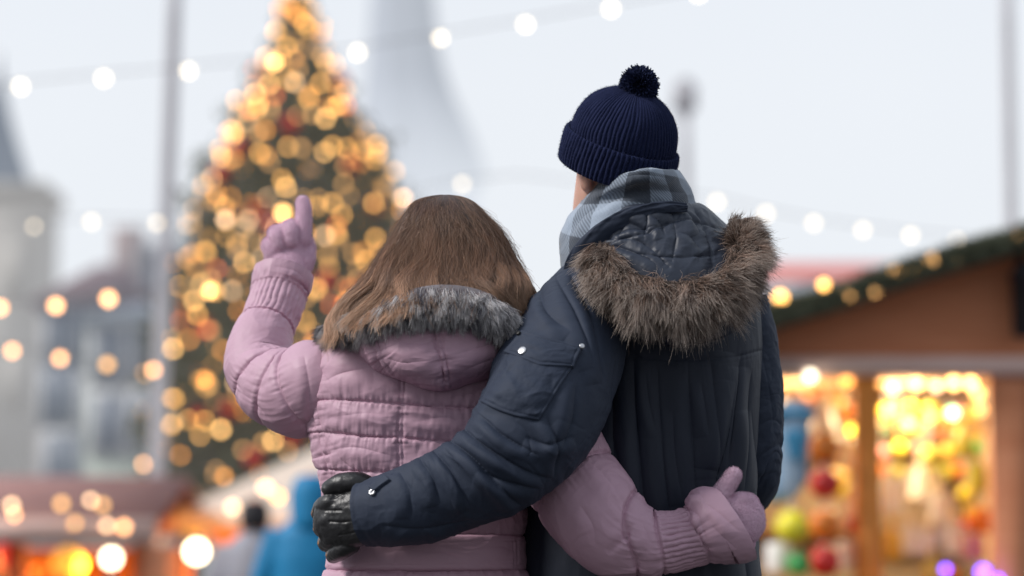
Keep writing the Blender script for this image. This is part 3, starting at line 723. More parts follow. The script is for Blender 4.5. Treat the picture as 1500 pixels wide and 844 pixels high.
hood_seams = [([(866, 342), (900, 352), (940, 346), (985, 326), (1020, 326), (1056, 338)], 2.2, 3.4, 1.1, 6), ([(876, 366), (915, 352), (950, 362), (980, 392)], 2.2, 3.1, 1.0, 6), ([(940, 300), (948, 325), (942, 350)], 2.2, 3.4, 1.1, 6),
              ([(978, 298), (986, 325), (990, 350), (984, 384)], 2.2, 3.6, 1.2, 6), ([(1012, 300), (1028, 328), (1040, 362), (1044, 390)], 2.2, 3.1, 1.1, 6), ([(905, 312), (912, 330), (905, 352)], 2.2, 2.6, 0.9, 6),
              ([(935, 372), (990, 378), (1050, 374)], 2.2, 2.6, 0.9, 6)]
hood_folds = [([(868, 338), (905, 318), (950, 308), (1000, 306)], 4, 9, 7.6), ([(880, 356), (920, 338), (965, 334)], 4, 9, 8.5), ([(860, 365), (900, 362), (950, 380), (968, 400)], 4, 10, 9.3), ([(952, 318), (968, 330), (975, 350)], 4, 9, 6.8),
              ([(1000, 310), (1015, 322), (1024, 345)], 4, 9, 6.8), ([(905, 325), (935, 332), (960, 348)], 3, 7, -6.0), ([(990, 340), (1012, 350), (1030, 372)], 4, 8, 6.0)]
hd = wrap([(925, 500, 995, 508, 1075, 498, .09), (908, 490, 990, 500, 1095, 484, .145), (892, 462, 984, 478, 1108, 455, .185), (874, 425, 975, 440, 1112, 415, .195), (852, 392, 966, 402, 1100, 376, .185),
           (842, 368, 960, 368, 1076, 346, .165), (850, 345, 953, 336, 1052, 320, .14), (862, 330, 947, 312, 1034, 304, .122), (870, 324, 945, 300, 1022, 299, .11), (880, 330, 945, 304, 1014, 304, .10), (890, 350, 945, 330, 1005, 330, .09)], 330, 520, 4.385)
hd = sculpt(hd, hood_seams, hood_folds, puff=3.0, puffw=9, seed=8)
hd = cloth_noise(hd, 2.2, 22, 22, 22, 5); hd = cloth_noise(hd, .25, 60, 60, 60, 15)
hood = child('hood', grid_mesh('hood', hd, M['navy_lining'], cap0=True, cap1=False), man)
# pulled-up collar edge on the shoulder side
colr, C, q = sleeve_shape([(836, 416, 4.34, 15, .35), (846, 388, 4.30, 17, .3), (866, 358, 4.275, 17, .3), (894, 333, 4.262, 15, .3), (930, 315, 4.256, 12, .3), (972, 305, 4.256, 9, .35), (1006, 304, 4.275, 5, .4)], 160, 40, wr_amp=2.2, seed=9)
child('collar', grid_mesh('collar', colr, M['navy']), man)

# man's fur trim
fp = cr([(880, 366, 4.22), (890, 395, 4.19), (920, 418, 4.165), (960, 430, 4.155), (1010, 433, 4.155), (1056, 420, 4.17), (1086, 392, 4.21), (1094, 362, 4.27), (1076, 338, 4.33)], 400)
n = 26000
ii = (rng.uniform(0, 1, n) * 399).astype(int)
ctrp = np.array([P(*x) for x in fp]); 
T_, Nf, Bf = frames(ctrp)
ang = rng.uniform(0, 2 * np.pi, n); rr = .020 * np.sqrt(rng.uniform(.2, 1.5, n))
radial = Nf[ii] * np.cos(ang)[:, None] + Bf[ii] * np.sin(ang)[:, None]
roots = ctrp[ii] + radial * rr[:, None]
cen = P(985, 345, 4.30)
outw = ctrp[ii] - cen; outw[:, 1] = 0; outw /= np.linalg.norm(outw, axis=1, keepdims=True)
fr = ii / 399.0
dirs = outw * 0.72 + radial * 0.95 + np.array([0, -.12, -.28]) + T_[ii] * 0.2 + rng.normal(size=(n, 3)) * .2 + .38 * np.stack([vn(fr * 30, ang, 0, 51), vn(fr * 30, ang, 0, 52), vn(fr * 30, ang, 0, 53)], 1)
dirs[:, 2] -= .25 * (1 - sstep(.75, 1, fr))
dirs[:, 2] += .1 * sstep(.8, 1, fr)
dirs /= np.linalg.norm(dirs, axis=1, keepdims=True)
flen = (.036 + .022 * np.sin(np.clip(fr * 1.15, 0, 1) * np.pi) ** .7) * rng.uniform(.6, 1.15, n)
cl = np.random.default_rng(44)
pth, idx = fur_paths(roots, dirs, flen * (1 + .25 * vn(fr * 60, ang * .9, 0, 12)), 8, .16, 420, .82, .16, 3)
t = np.linspace(0, 1, 8)[None, :, None]
tone = rng.uniform(0, 1, 520)[idx][:, None, None] * .65 + rng.uniform(0, 1, (n, 1, 1)) * .35 + .10 * (1 - fr)[:, None, None]
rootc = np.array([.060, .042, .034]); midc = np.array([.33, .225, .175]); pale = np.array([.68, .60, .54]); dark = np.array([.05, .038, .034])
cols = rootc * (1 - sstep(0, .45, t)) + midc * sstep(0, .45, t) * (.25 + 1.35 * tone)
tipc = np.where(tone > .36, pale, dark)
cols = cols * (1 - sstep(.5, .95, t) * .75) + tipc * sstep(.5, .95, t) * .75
wd = .0010 * (1 - .8 * np.linspace(0, 1, 8)[None, :] ** 1.5)
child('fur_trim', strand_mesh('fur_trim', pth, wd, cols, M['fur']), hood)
cg = tube(ctrp, np.full(400, .014), np.full(400, .014), 24)
M['furbase'] = mat_noise('fur backing', (.05, .035, .028), (.10, .07, .055), 60, .9)
child('fur_backing', grid_mesh('fur_backing', cg, M['furbase']), hood)

# =================================================================== the woman
WX, WY = float(P(618, 600, 4.40)[0]), 4.40
wom = empty('person', (WX, WY, 0))
tagit(wom, 'long haired person in lilac puffer jacket pointing up at the lit tree', 'person')
wh, wframe, wW = head_parts(P(655, 394, 4.40), math.radians(12), math.radians(4), s=.90)
w_neck = rawtube([(*P(650, 500, 4.40), .06), (*P(652, 460, 4.40), .052), (*P(655, 420, 4.40), .05)])
w_torso = rows([(470, 590, 705, 4.40, .05), (500, 520, 745, 4.40, .08), (560, 475, 765, 4.40, .1), (680, 485, 765, 4.40, .1), (800, 495, 752, 4.40, .09), (950, 475, 780, 4.40, .11), (1010, 500, 760, 4.40, .1)], 40, 40)
UL = [(498, 548, 4.37, 52), (468, 562, 4.38, 63), (435, 574, 4.41, 63), (402, 564, 4.45, 54), (378, 540, 4.49, 45), (381, 505, 4.52, 42), (392, 478, 4.55, 41.5), (402, 452, 4.57, 41), (409, 430, 4.59, 41), (411, 421, 4.595, 41), (414, 411, 4.60, 41.5), (416, 403, 4.605, 41)]
UR = [(752, 545, 4.36, 52), (785, 610, 4.31, 62), (822, 675, 4.26, 66), (862, 738, 4.225, 66), (905, 782, 4.205, 60), (945, 796, 4.20, 49), (975, 795, 4.20, 45), (1005, 789, 4.20, 43), (1022, 785, 4.20, 44), (1036, 778, 4.198, 50), (1050, 772, 4.198, 52), (1064, 769, 4.198, 51), (1076, 767, 4.20, 48)]
w_lh = [[(418, 408, 4.62, 30, .8), (421, 375, 4.64, 34, .6), (421, 356, 4.64, 31, .6)],
        [(441, 352, 4.64, 15), (444, 326, 4.645, 12.8), (445, 308, 4.65, 11.8), (443.5, 297, 4.655, 10.8)],
        [(425, 354, 4.625, 13), (426, 338, 4.63, 13), (425, 334, 4.66, 13), (425, 345, 4.685, 11)],
        [(409, 360, 4.625, 13), (406, 346, 4.63, 13), (405, 343, 4.66, 13), (410, 356, 4.685, 11)],
        [(400, 372, 4.63, 13), (396, 361, 4.635, 12.5), (395, 360, 4.66, 12.5), (402, 368, 4.685, 11)],
        [(437, 398, 4.63, 17), (448, 380, 4.64, 14), (450, 362, 4.655, 12.5), (444, 346, 4.67, 11)]]
w_rh = [[(1035, 770, 4.205, 34, .7), (1060, 766, 4.205, 35, .6), (1082, 762, 4.205, 38, .5), (1088, 761, 4.207, 37, .5)],
        [(1084, 735, 4.205, 14), (1094, 736, 4.215, 14), (1099, 739, 4.245, 13), (1100, 742, 4.29, 11)],
        [(1085, 757, 4.205, 14), (1094, 758, 4.215, 14), (1099, 760, 4.245, 13), (1100, 763, 4.29, 11)],
        [(1084, 777, 4.205, 13.5), (1093, 778, 4.215, 13.5), (1098, 780, 4.245, 12), (1099, 782, 4.285, 11)],
        [(1080, 791, 4.205, 12), (1089, 794, 4.215, 12), (1094, 795, 4.245, 11), (1095, 796, 4.28, 10)],
        [(1052, 742, 4.20, 17), (1057, 724, 4.20, 14.5), (1066, 710, 4.20, 13), (1075, 696, 4.20, 12)]]
body = body_mesh(wh, w_neck, w_torso, [capsule(thin(UL[:-2], .6)), capsule(thin(UR[:-3], .6))], legs(WX, WY, .085, .88),
                 [capsule([(a[0], a[1], a[2], a[3] * .58, *(a[4:] or (1,))) for a in (h[:3] if len(h) == 4 else h)]) for h in w_lh + w_rh], .006, 'woman body')
child('body', body, wom)

jk = rows([(472, 600, 690, 4.39, .03), (480, 560, 725, 4.39, .07), (494, 498, 752, 4.39, .10), (515, 469, 772, 4.39, .125), (545, 453, 784, 4.39, .14), (600, 450, 790, 4.39, .148), (660, 460, 785, 4.39, .145), (720, 474, 776, 4.39, .14),
           (775, 484, 768, 4.39, .135), (812, 484, 768, 4.39, .135), (850, 474, 776, 4.39, .145), (950, 458, 792, 4.39, .16), (1030, 455, 795, 4.39, .165)], 460, 620)
jseams = [([(588, 540), (586, 590), (583, 640), (585, 690), (582, 740), (580, 800)], 2.2, 2.0, 1.4, 7), ([(594, 540), (592, 590), (589, 640), (591, 690), (588, 740), (586, 800)], 2.2, 2.0, 1.4, 7),
          ([(440, 588), (500, 586), (583, 592), (660, 597), (800, 600)], 2.2, 3.8, 2.6, 5), ([(440, 634), (480, 634), (540, 640), (583, 641), (660, 648), (800, 652)], 2.2, 3.8, 2.6, 5),
          ([(440, 690), (480, 688), (583, 694), (660, 700), (800, 700)], 2.2, 3.6, 2.6, 5), ([(440, 745), (500, 748), (583, 752), (700, 748), (800, 740)], 2.2, 3.6, 2.6, 5),
          ([(452, 540), (455, 590), (466, 640), (478, 680), (486, 740), (487, 790)], 2.2, 2.8, 2.6, 5), ([(459, 540), (463, 590), (474, 640), (486, 680), (494, 740)], 2.0, 1.6, 1.6, 8),
          ([(440, 786), (540, 790), (650, 790), (800, 786)], 3, 5, 2.6, 6), ([(440, 832), (540, 836), (650, 836), (800, 832)], 3, 5, 3.4, 6)]
jfolds = [([(478, 560), (505, 548), (545, 540)], 6, 14, 5), ([(472, 545), (500, 520), (540, 512)], 6, 12, 4), ([(640, 570), (700, 548), (745, 530)], 5, 12, 4.5), ([(655, 585), (700, 575), (752, 560)], 5, 10, 3.5), ([(480, 612), (540, 606), (575, 612)], 7, 9, 2.5),
          ([(600, 620), (650, 612), (700, 622)], 6, 10, 2.5), ([(480, 662), (520, 655), (575, 668)], 5, 10, 3), ([(600, 672), (640, 664), (680, 672)], 5, 10, 2.5), ([(492, 700), (520, 715), (570, 735)], 5, 10, 3.5), ([(490, 650), (510, 680), (560, 710)], 4, 8, 3),
          ([(545, 780), (600, 770), (700, 752)], 5, 11, 4), ([(560, 800), (620, 812), (700, 806)], 5, 9, 2)]
jk = sculpt(jk, jseams, jfolds, puff=7.0, puffw=13, seed=20)
jk = cloth_noise(jk, 1.8, 13, 13, 20, 33); jk = cloth_noise(jk, .5, 34, 34, 60, 38)
jacket = child('puffer_jacket', grid_mesh('puffer_jacket', jk, M['lilac']), wom)
# belt
bl = rows([(785, 486, 766, 4.39, .142), (788, 481, 771, 4.39, .149), (800, 480, 772, 4.39, .151), (820, 480, 772, 4.39, .151), (832, 480, 772, 4.39, .150), (836, 485, 767, 4.39, .143)], 50, 620)
bl = sculpt(bl, seams=[([(440, 794), (600, 796), (800, 790)], 1.5, .9, .4, 8), ([(440, 826), (600, 828), (800, 824)], 1.5, .9, .4, 8), ([(757, 780), (759, 840)], 2, 2.5, 1, 8), ([(752, 780), (754, 840)], 1.6, 1.5, .6, 8)], folds=[([(540, 815), (600, 806), (680, 812)], 4, 8, 1.6), ([(690, 806), (730, 800), (755, 808)], 4, 8, 1.8)])
bl = cloth_noise(bl, 1.4, 20, 20, 40, 50)
child('belt', grid_mesh('belt', bl, M['lilac'], cap0=False, cap1=False), jacket)

# raised sleeve
G, C, q = sleeve_shape(UL, 460, 380, rings=[(452, 570, 4, 3.6, 2.2), (421, 572, -8, 4.2, 2.6), (388, 556, -16, 4.4, 2.6), (391, 480, 4, 4.6, 2.2), (410, 428, 3, 4.4, 2.0)],
                       ribs=(393, 476, 409, 432, 30, 2.6), wr_amp=1.8, seed=61, puff=5.5, elbow=[(378, 530, 24, 2.0)])
G = sculpt(G, folds=[([(445, 520), (452, 560), (455, 620)], 5, 10, 4), ([(400, 390), (430, 396), (448, 410)], 4, 8, 2), ([(345, 520), (375, 510), (425, 505)], 5, 9, 3.5), ([(345, 570), (372, 590), (400, 620)], 6, 10, 3)], seed=5)
child('sleeve', grid_mesh('sleeve', G, M['lilac'], cap0=False, cap1=False), wom)['label'] = 'raised sleeve with a gathered cuff'
# sleeve round the man's back
G, C, q = sleeve_shape(UR, 560, 420, rings=[(842, 708, 8, 4.6, 2.8), (914, 790, 30, 5.0, 3.0), (962, 796, 6, 4.8, 1.6), (1027, 783, -4, 4.0, 2.4)],
                       ribs=(966, 796, 1024, 784, 32, 3.4), wr_amp=2.0, seed=71, puff=7.0, elbow=[(885, 765, 30, 1.6)])
G = sculpt(G, folds=[([(1000, 745), (1022, 752), (1030, 775), (1036, 800)], 4, 9, 5), ([(988, 742), (1010, 726), (1040, 722)], 5, 8, 5), ([(1040, 735), (1062, 752), (1082, 780)], 5, 12, 3.5), ([(1045, 770), (1060, 790), (1070, 805)], 4, 10, 2.5),
                     ([(925, 765), (915, 790), (890, 812)], 4, 9, -5), ([(940, 765), (950, 790), (945, 820)], 5, 10, 3), ([(850, 740), (868, 770), (872, 800)], 6, 12, 2.5), ([(855, 670), (880, 690), (905, 720)], 6, 12, 3)], seed=6)
wz = sstep(.87, 1, np.linspace(0, 1, G.shape[0]))[:, None]; zc = G[..., 2].mean(1, keepdims=True)
G[..., 0] += wz * (-(G[..., 2] - zc) * .42 - .004)
child('sleeve', grid_mesh('sleeve', G, M['lilac'], cap0=False, cap1=False), wom)['label'] = 'sleeve reaching round the companion with a flared gathered cuff'
for hnd, sd in ((w_lh, 1), (w_rh, 2)):
    g = remesh([capsule(h, 30, 24) for h in hnd], .0018, 8, 'glove')
    g = sculpt_me(g, noise=lambda V: .5 * fbm(V[:, 0] * 160, V[:, 1] * 160, V[:, 2] * 160, sd) + .9 * fbm(V[:, 0] * 40, V[:, 1] * 40, V[:, 2] * 40, sd + 4))
    g.materials.append(M['lilac_knit']); go = child('glove', g, wom)
    # short fuzz on the fleece
    V, Nn = me_np(g); k = rng.choice(len(V), min(len(V), 15000), replace=False)
    dd = Nn[k] + rng.normal(size=(len(k), 3)) * .5; dd /= np.linalg.norm(dd, axis=1, keepdims=True)
    tt = np.linspace(0, 1, 3)[None, :, None]; pf = V[k][:, None] + dd[:, None] * .0030 * tt
    fc = np.repeat((np.array([.72, .50, .62]) * rng.uniform(.8, 1.2, (len(k), 1)))[:, None], 3, 1)
    child('fleece_fuzz', strand_mesh('fleece_fuzz', pf, np.array([[.0005, .0004, .0002]]), fc, M['yarn']), go)
child('trousers', trousers(fatlegs(WX, WY, .085, .88, 1.1), rawtube([(WX - .05, WY, .88, .11), (WX, WY, .89, .115), (WX + .05, WY, .88, .11)]), 'trousers'), wom)
for s in (-1, 1): child('boot', boot(WX + s * .09, WY), wom)

# hood
wd_ = rows([(440, 600, 690, 4.30, .05), (452, 560, 722, 4.29, .08), (468, 530, 748, 4.28, .108), (490, 521, 764, 4.275, .122), (512, 526, 757, 4.275, .123), (530, 538, 742, 4.272, .126), (548, 562, 718, 4.27, .118), (560, 596, 688, 4.27, .102), (570, 620, 666, 4.268, .088), (573, 638, 648, 4.268, .07)], 260, 420, 2.15)
wseams = [([(545, 470), (546, 500), (555, 530), (572, 548)], 2.4, 5.0, 2.4, 5), ([(552, 470), (553, 498), (562, 526), (578, 545)], 2.0, 3.4, 1.6, 5), ([(632, 470), (640, 505), (648, 540), (652, 566)], 2.4, 5.0, 2.4, 5), ([(640, 470), (648, 505), (656, 540), (660, 564)], 2.0, 3.4, 1.6, 5),
          ([(518, 500), (540, 538), (580, 556), (640, 567)], 2, 2.2, .8, 6)]
wfolds = [([(560, 520), (590, 530), (630, 528)], 5, 10, 2.5), ([(665, 520), (700, 510), (740, 495)], 5, 10, 3), ([(670, 545), (700, 530), (730, 520)], 4, 8, 2.5), ([(570, 490), (600, 505), (625, 500)], 6, 10, 2), ([(575, 540), (600, 548), (640, 545)], 4, 8, 2)]
wd_ = sculpt(wd_, wseams, wfolds, puff=4.5, puffw=12, seed=15)
wd_ = cloth_noise(wd_, 1.8, 16, 16, 16, 61); wd_ = cloth_noise(wd_, .8, 42, 42, 42, 68)
whood = child('hood', grid_mesh('hood', wd_, M['lilac']), wom)

# fur collar
fp = cr([(486, 488, 4.36), (508, 478, 4.285), (545, 465, 4.205), (590, 450, 4.165), (640, 440, 4.15), (690, 443, 4.15), (727, 458, 4.165), (750, 480, 4.20), (757, 500, 4.25)], 400)
ctrp = np.array([P(*x) for x in fp]); T_, Nf, Bf = frames(ctrp)
n = 30000
ii = (rng.uniform(0, 1, n) * 399).astype(int); ang = rng.uniform(0, 2 * np.pi, n)
fr = ii / 399.0
trad = (.017 + .010 * np.sin(np.clip(fr, 0, 1) * np.pi))
radial = Nf[ii] * np.cos(ang)[:, None] + Bf[ii] * np.sin(ang)[:, None]
roots = ctrp[ii] + radial * (trad * np.sqrt(rng.uniform(.5, 1, n)))[:, None]
dirs = radial * .55 + np.array([0, -.25, -.9]) + rng.normal(size=(n, 3)) * .10
dirs[:, 0] += -.9 * (1 - sstep(0, .3, fr)) + .22 * sstep(.6, 1, fr)
dirs /= np.linalg.norm(dirs, axis=1, keepdims=True)
flen = .032 * rng.uniform(.7, 1.1, n)
pth, idx = fur_paths(roots, dirs, flen, 7, .10, 650, .55, .07, 5)
t = np.linspace(0, 1, 7)[None, :, None]
rp, _ = proj(roots), 0
nz = vn(rp[0] / 5.0, rp[1] / 30.0, 0, 3)[:, None, None] * .75 + rng.normal(size=(650,))[idx][:, None, None] * .4 + rng.normal(size=(n, 1, 1)) * .3 + .08
w_ = sstep(-.6, .35, nz)
darkc = np.array([.17, .165, .20]); white = np.array([.90, .87, .88]); mv = np.array([.27, .215, .225])
tipc = darkc * (1 - w_) + white * w_
rtc = mv * .95
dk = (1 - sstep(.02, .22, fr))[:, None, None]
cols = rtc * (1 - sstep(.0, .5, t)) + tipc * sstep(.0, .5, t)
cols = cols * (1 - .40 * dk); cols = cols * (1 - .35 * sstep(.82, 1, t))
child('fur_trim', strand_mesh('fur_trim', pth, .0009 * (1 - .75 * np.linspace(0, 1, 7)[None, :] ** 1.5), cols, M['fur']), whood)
M['greybase'] = mat_noise('grey fur backing', (.10, .09, .10), (.2, .18, .19), 60, .9)
ta = .017 + .010 * np.sin(np.linspace(0, 1, 400) * np.pi)
child('fur_backing', grid_mesh('fur_backing', tube(ctrp, ta, ta, 24), M['greybase']), whood)

# ---------------------------------------------------------------- hair
HR = cr([(285, 0, 648, 654, 4.395, .004), (288, 0, 627, 676, 4.392, .030), (295, 0, 608, 692, 4.388, .056), (310, 0, 596, 707, 4.385, .080), (335, 0, 581, 729, 4.38, .098), (362, 0, 565, 745, 4.372, .112), (392, 0, 545, 757, 4.355, .140),
         (418, 0, 526, 770, 4.335, .188), (445, 0, 503, 778, 4.315, .215), (475, 0, 480, 784, 4.30, .215), (505, 0, 460, 788, 4.30, .215)], 400)
def hair_pt(v, a, off=0.0):
    """v in photo rows, a azimuth (0 towards the camera), off metres outwards"""
    i = np.interp(v, HR[:, 0], np.arange(400)); r = np.stack([np.interp(i, np.arange(400), HR[:, k]) for k in range(6)], -1)
    cx = (r[..., 2] + r[..., 3]) / 2; hw = (r[..., 3] - r[..., 2]) / 2 + off * FPX / 4.35
    x = cx + hw * np.sin(a); Y = r[..., 4] - (r[..., 5] + off) * np.cos(a)
    u = (x - 750) / FPX; w = (422 - v) / FPX
    dy = CT - w * ST; dz = ST + w * CT
    return np.stack([u * Y / dy, Y, CAMZ + dz * Y / dy], -1)
def vend(a):
    d = np.degrees(a)
    return np.interp(d, [-180, -95, -70, -50, -35, -15, 0, 20, 40, 60, 80, 180], [450, 480, 476, 464, 452, 432, 420, 420, 428, 440, 452, 446])
vv = np.linspace(287, 445, 60)[:, None] * np.ones((1, 90)); aa = np.linspace(-np.pi, np.pi, 90, endpoint=False)[None, :] * np.ones((60, 1))
M['scalp'] = mat_noise('hair underlayer', (.030, .018, .012), (.06, .036, .022), 80, .6, stretch=(3, 3, .2))
hair = child('hair', grid_mesh('hair', hair_pt(vv, aa, -.012), M['scalp']), wom)
n = 30000; K = 22
NCL = 900; NB = 46
bc = np.linspace(-2.3, 2.3, NB) + rng.normal(0, .03, NB); bph = rng.uniform(0, 6.28, NB); boff = rng.uniform(-.014, .009, NB); bsh = rng.normal(0, .07, NB); btone = rng.uniform(0, 1, NB)
ca = rng.uniform(-2.4, 2.4, NCL); ca[:760] = rng.uniform(-1.75, 1.75, 760)
cl_v0 = rng.uniform(0, 1, NCL)
cph = rng.uniform(0, 6.28, NCL); camp = rng.uniform(.3, 1.0, NCL); coff = rng.uniform(-.016, .006, NCL); cend = rng.normal(0, 11, NCL); ctone = rng.uniform(0, 1, NCL)
ci = rng.integers(0, NCL, n); bi_ = np.abs(ca[:, None] - bc[None]).argmin(1)
cph = bph[bi_] + rng.normal(0, .5, NCL); coff = coff * .5 + boff[bi_]; ctone = .55 * btone[bi_] + .45 * ctone
da = rng.normal(0, .075, n)
a0 = ca[ci] + da
t = np.linspace(0, 1, K)[None, :]
v0 = 285.5 + 40 * rng.uniform(0, 1, n) ** 3
v1 = vend(ca[ci]) + cend[ci] + rng.normal(0, 7, n)
v = v0[:, None] + (v1 - v0)[:, None] * t
down = (v - 286) / 180.0
grow = sstep(.12, .85, down)
lam = 46.0
wave = np.sin(v / lam * 2 * np.pi / 2.7 + cph[ci][:, None] * .55 + ca[ci][:, None] * 1.5)
wave2 = np.cos(v / lam * 2 * np.pi / 1.9 + cph[ci][:, None])
A = ca[ci][:, None] + ((bc[bi_] - ca) * .55 + bsh[bi_])[ci][:, None] * grow + da[:, None] * (1 - .8 * grow) + camp[ci][:, None] * .22 * wave * grow + .16 * np.sin(bph[bi_] * 3)[ci][:, None] * t ** 4 + .05 * rng.normal(size=n)[:, None] * t ** 3 + .018 * wave2 * grow
off = coff[ci][:, None] * grow + rng.uniform(-.008, .0015, n)[:, None] + .008 * camp[ci][:, None] * wave2 * grow + .0008 * np.sin(v / 6 + cph[ci][:, None])
off = off + .010 * np.sin(v / 15.0 + bph[bi_][ci][:, None]) * sstep(.45, .9, t)
off = off - .012 * sstep(.85, 1, t) * (rng.uniform(0, 1, n)[:, None])
cap = sstep(286, 300, v); off = off * (.25 + .75 * cap)
pth = hair_pt(v, A, off) + rng.normal(size=(n, 1, 3)) * .0012 * (t ** 2)[..., None]
tn = (ctone[ci] * .7 + rng.uniform(0, 1, n) * .3)[:, None, None]
rootc = np.array([.070, .034, .024]); midc = np.array([.30, .16, .098]); tipc = np.array([.62, .40, .27])
g1 = sstep(300, 385, v)[..., None]; g2 = sstep(370, 470, v + 25 * (ctone[ci][:, None] - .5) - 14 * np.cos(A))[..., None]
cols = (rootc * (1 - g1) + midc * g1) * (1 - g2) + tipc * g2
cols = cols * (.28 + 1.5 * tn)
child('strands', strand_mesh('strands', pth, .00075 * (1 - .6 * t ** 3), cols, M['hairm']), hair)
# flyaways
n = 1700; K = 16; t = np.linspace(0, 1, K)[None, :]
a0 = rng.uniform(-1.9, 1.9, n)[:, None]; v0 = 286 + 90 * rng.uniform(0, 1, n) ** 1.3; v1 = v0 + rng.uniform(20, 110, n)
v = v0[:, None] + (v1 - v0)[:, None] * t
A = a0 + rng.normal(0, .22, n)[:, None] * t + .05 * np.sin(t * 7 + rng.uniform(0, 6, n)[:, None])
off = .001 + (.001 + .020 * rng.uniform(0, 1, n) ** 2.2)[:, None] * t ** 1.2 * (1 + .3 * np.sin(t * 6 + rng.uniform(0, 6, n)[:, None]))
pth = hair_pt(v, A, off); cols = np.ones((n, K, 1)) * np.array([.24, .14, .09]) * rng.uniform(.6, 1.5, (n, 1, 1))
child('flyaway_hair', strand_mesh('flyaway_hair', pth, np.full((1, K), .00032), cols, M['hairm']), hair)

# =================================================================== the square behind them
def boxes(name, bl, mat, smooth=False):
    """bl: list of (x0,x1,y0,y1,z0,z1)"""
    V, Q = [], []
    for (x0, x1, y0, y1, z0, z1) in bl:
        o = len(V); V += [(x0, y0, z0), (x1, y0, z0), (x1, y1, z0), (x0, y1, z0), (x0, y0, z1), (x1, y0, z1), (x1, y1, z1), (x0, y1, z1)]
        Q += [(o, o + 3, o + 2, o + 1), (o + 4, o + 5, o + 6, o + 7), (o, o + 1, o + 5, o + 4), (o + 1, o + 2, o + 6, o + 5), (o + 2, o + 3, o + 7, o + 6), (o + 3, o, o + 4, o + 7)]
    return mk_mesh(name, V, Q, None, mat, smooth=smooth)
def hull(name, V, Q, mat): return mk_mesh(name, V, Q, None, mat, smooth=False)
def sphere(name, r, mat, ns=14, na=20, squash=1.0):
    t = np.linspace(0.001, math.pi - .001, ns); a = np.linspace(0, 2 * math.pi, na, endpoint=False)
    G = np.stack([r * np.sin(t)[:, None] * np.cos(a), r * np.sin(t)[:, None] * np.sin(a), -r * squash * np.cos(t)[:, None] * np.ones(na)], -1)
    return grid_mesh(name, G, mat)
def lathe(name, prof, mat, na=24):
    """prof (radius, height)"""
    a = np.linspace(0, 2 * math.pi, na, endpoint=False)
    G = np.array([[(max(r, .0004) * math.cos(x), max(r, .0004) * math.sin(x), h) for x in a] for r, h in prof])
    return grid_mesh(name, G, mat)
def place(name, me, loc, label=None, cat=None, group=None, kind=None):
    o = bpy.data.objects.new(name, me); COL.objects.link(o); o.location = loc
    if label: o['label'] = label; o['category'] = cat
    if group: o['group'] = group
    if kind: o['kind'] = kind
    return o
def sub(name, me, parent, loc=(0, 0, 0)):
    o = bpy.data.objects.new(name, me); COL.objects.link(o); o.parent = parent; o.location = loc; return o

# ground
m, nt, b = newmat('cobblestones'); tc = N_(nt, 'ShaderNodeTexCoord'); vo = N_(nt, 'ShaderNodeTexVoronoi'); vo.inputs['Scale'].default_value = 7; nt.links.new(tc.outputs['Object'], vo.inputs['Vector'])
rp = N_(nt, 'ShaderNodeValToRGB'); rp.color_ramp.elements[0].color = (.16, .15, .14, 1); rp.color_ramp.elements[1].color = (.05, .05, .05, 1); rp.color_ramp.elements[1].position = .6
nt.links.new(vo.outputs['Distance'], rp.inputs[0]); nt.links.new(rp.outputs[0], b.inputs['Base Color']); b.inputs['Roughness'].default_value = .8
g = mk_mesh('ground', [(-900, -60, 0), (900, -60, 0), (900, 1500, 0), (-900, 1500, 0)], [(0, 1, 2, 3)], None, m, smooth=False)
place('ground', g, (0, 0, 0), kind='structure')

# glowing bulbs
GB = .024
def glow(name, c, s): return mat_glow(name, c, s)
BM = {'gold': sphere('bulb', GB, glow('gold bulb', (1, .49, .12), 7.8)), 'amber': sphere('bulb', GB, glow('amber bulb', (1, .38, .07), 5.6)), 'dim': sphere('bulb', GB, glow('dim bulb', (1, .52, .18), 4.0)),
      'orange': sphere('bulb', GB, glow('orange bulb', (1, .20, .06), 5.5)), 'pale': sphere('bulb', GB, glow('pale bulb', (1, .62, .34), 7.5)), 'hot': sphere('bulb', GB, glow('bright bulb', (1, .54, .17), 12)),
      'white': sphere('bulb', GB, glow('white bulb', (1, .86, .64), 4.8)), 'peach': sphere('bulb', GB, glow('peach bulb', (1, .48, .20), 8)), 'faint': sphere('bulb', GB, glow('faint bulb', (1, .84, .62), 3.2)),
      'green': sphere('bulb', GB, glow('green bulb', (.10, .9, .20), 8)), 'teal': sphere('bulb', GB, glow('teal bulb', (.15, .9, .45), 8)), 'yellow': sphere('bulb', GB, glow('yellow bulb', (1, .66, .05), 8)),
      'violet': sphere('bulb', GB, glow('violet bulb', (.22, .08, 1), 9)), 'lamp': sphere('bulb', GB, glow('lamp globe', (1, .84, .56), 9))}
M['cable'] = mat_noise('cable', (.26, .26, .28), (.34, .34, .36), 30, .7)
def light_string(pts, label, group=None, name='light_string', r=.0042, slack=0.0):
    """pts: (px, py, Y, kind[, scale]) ; the first and last may be kind None (only the cable passes)"""
    W = [P(*p[:3]) for p in pts]; o = empty(name, tuple(W[0])); tagit(o, label, 'string lights', group)
    path = []
    for a, b_ in zip(W[:-1], W[1:]):
        for t in np.linspace(0, 1, 8, endpoint=False): path.append(a + (b_ - a) * t + np.array([0, 0, GB * 1.4 - slack * 4 * t * (1 - t)]))
    path.append(W[-1] + np.array([0, 0, GB * 1.4])); path = np.array(path)
    sub('cable', grid_mesh('cable', tube(path - W[0], r, r, 6), M['cable']), o)
    for p, w_ in zip(pts, W):
        if p[3] is None: continue
        bo = sub('bulb', BM[p[3]], o, tuple(w_ - W[0]))
        if len(p) > 4: bo.scale = (p[4],) * 3
    return o

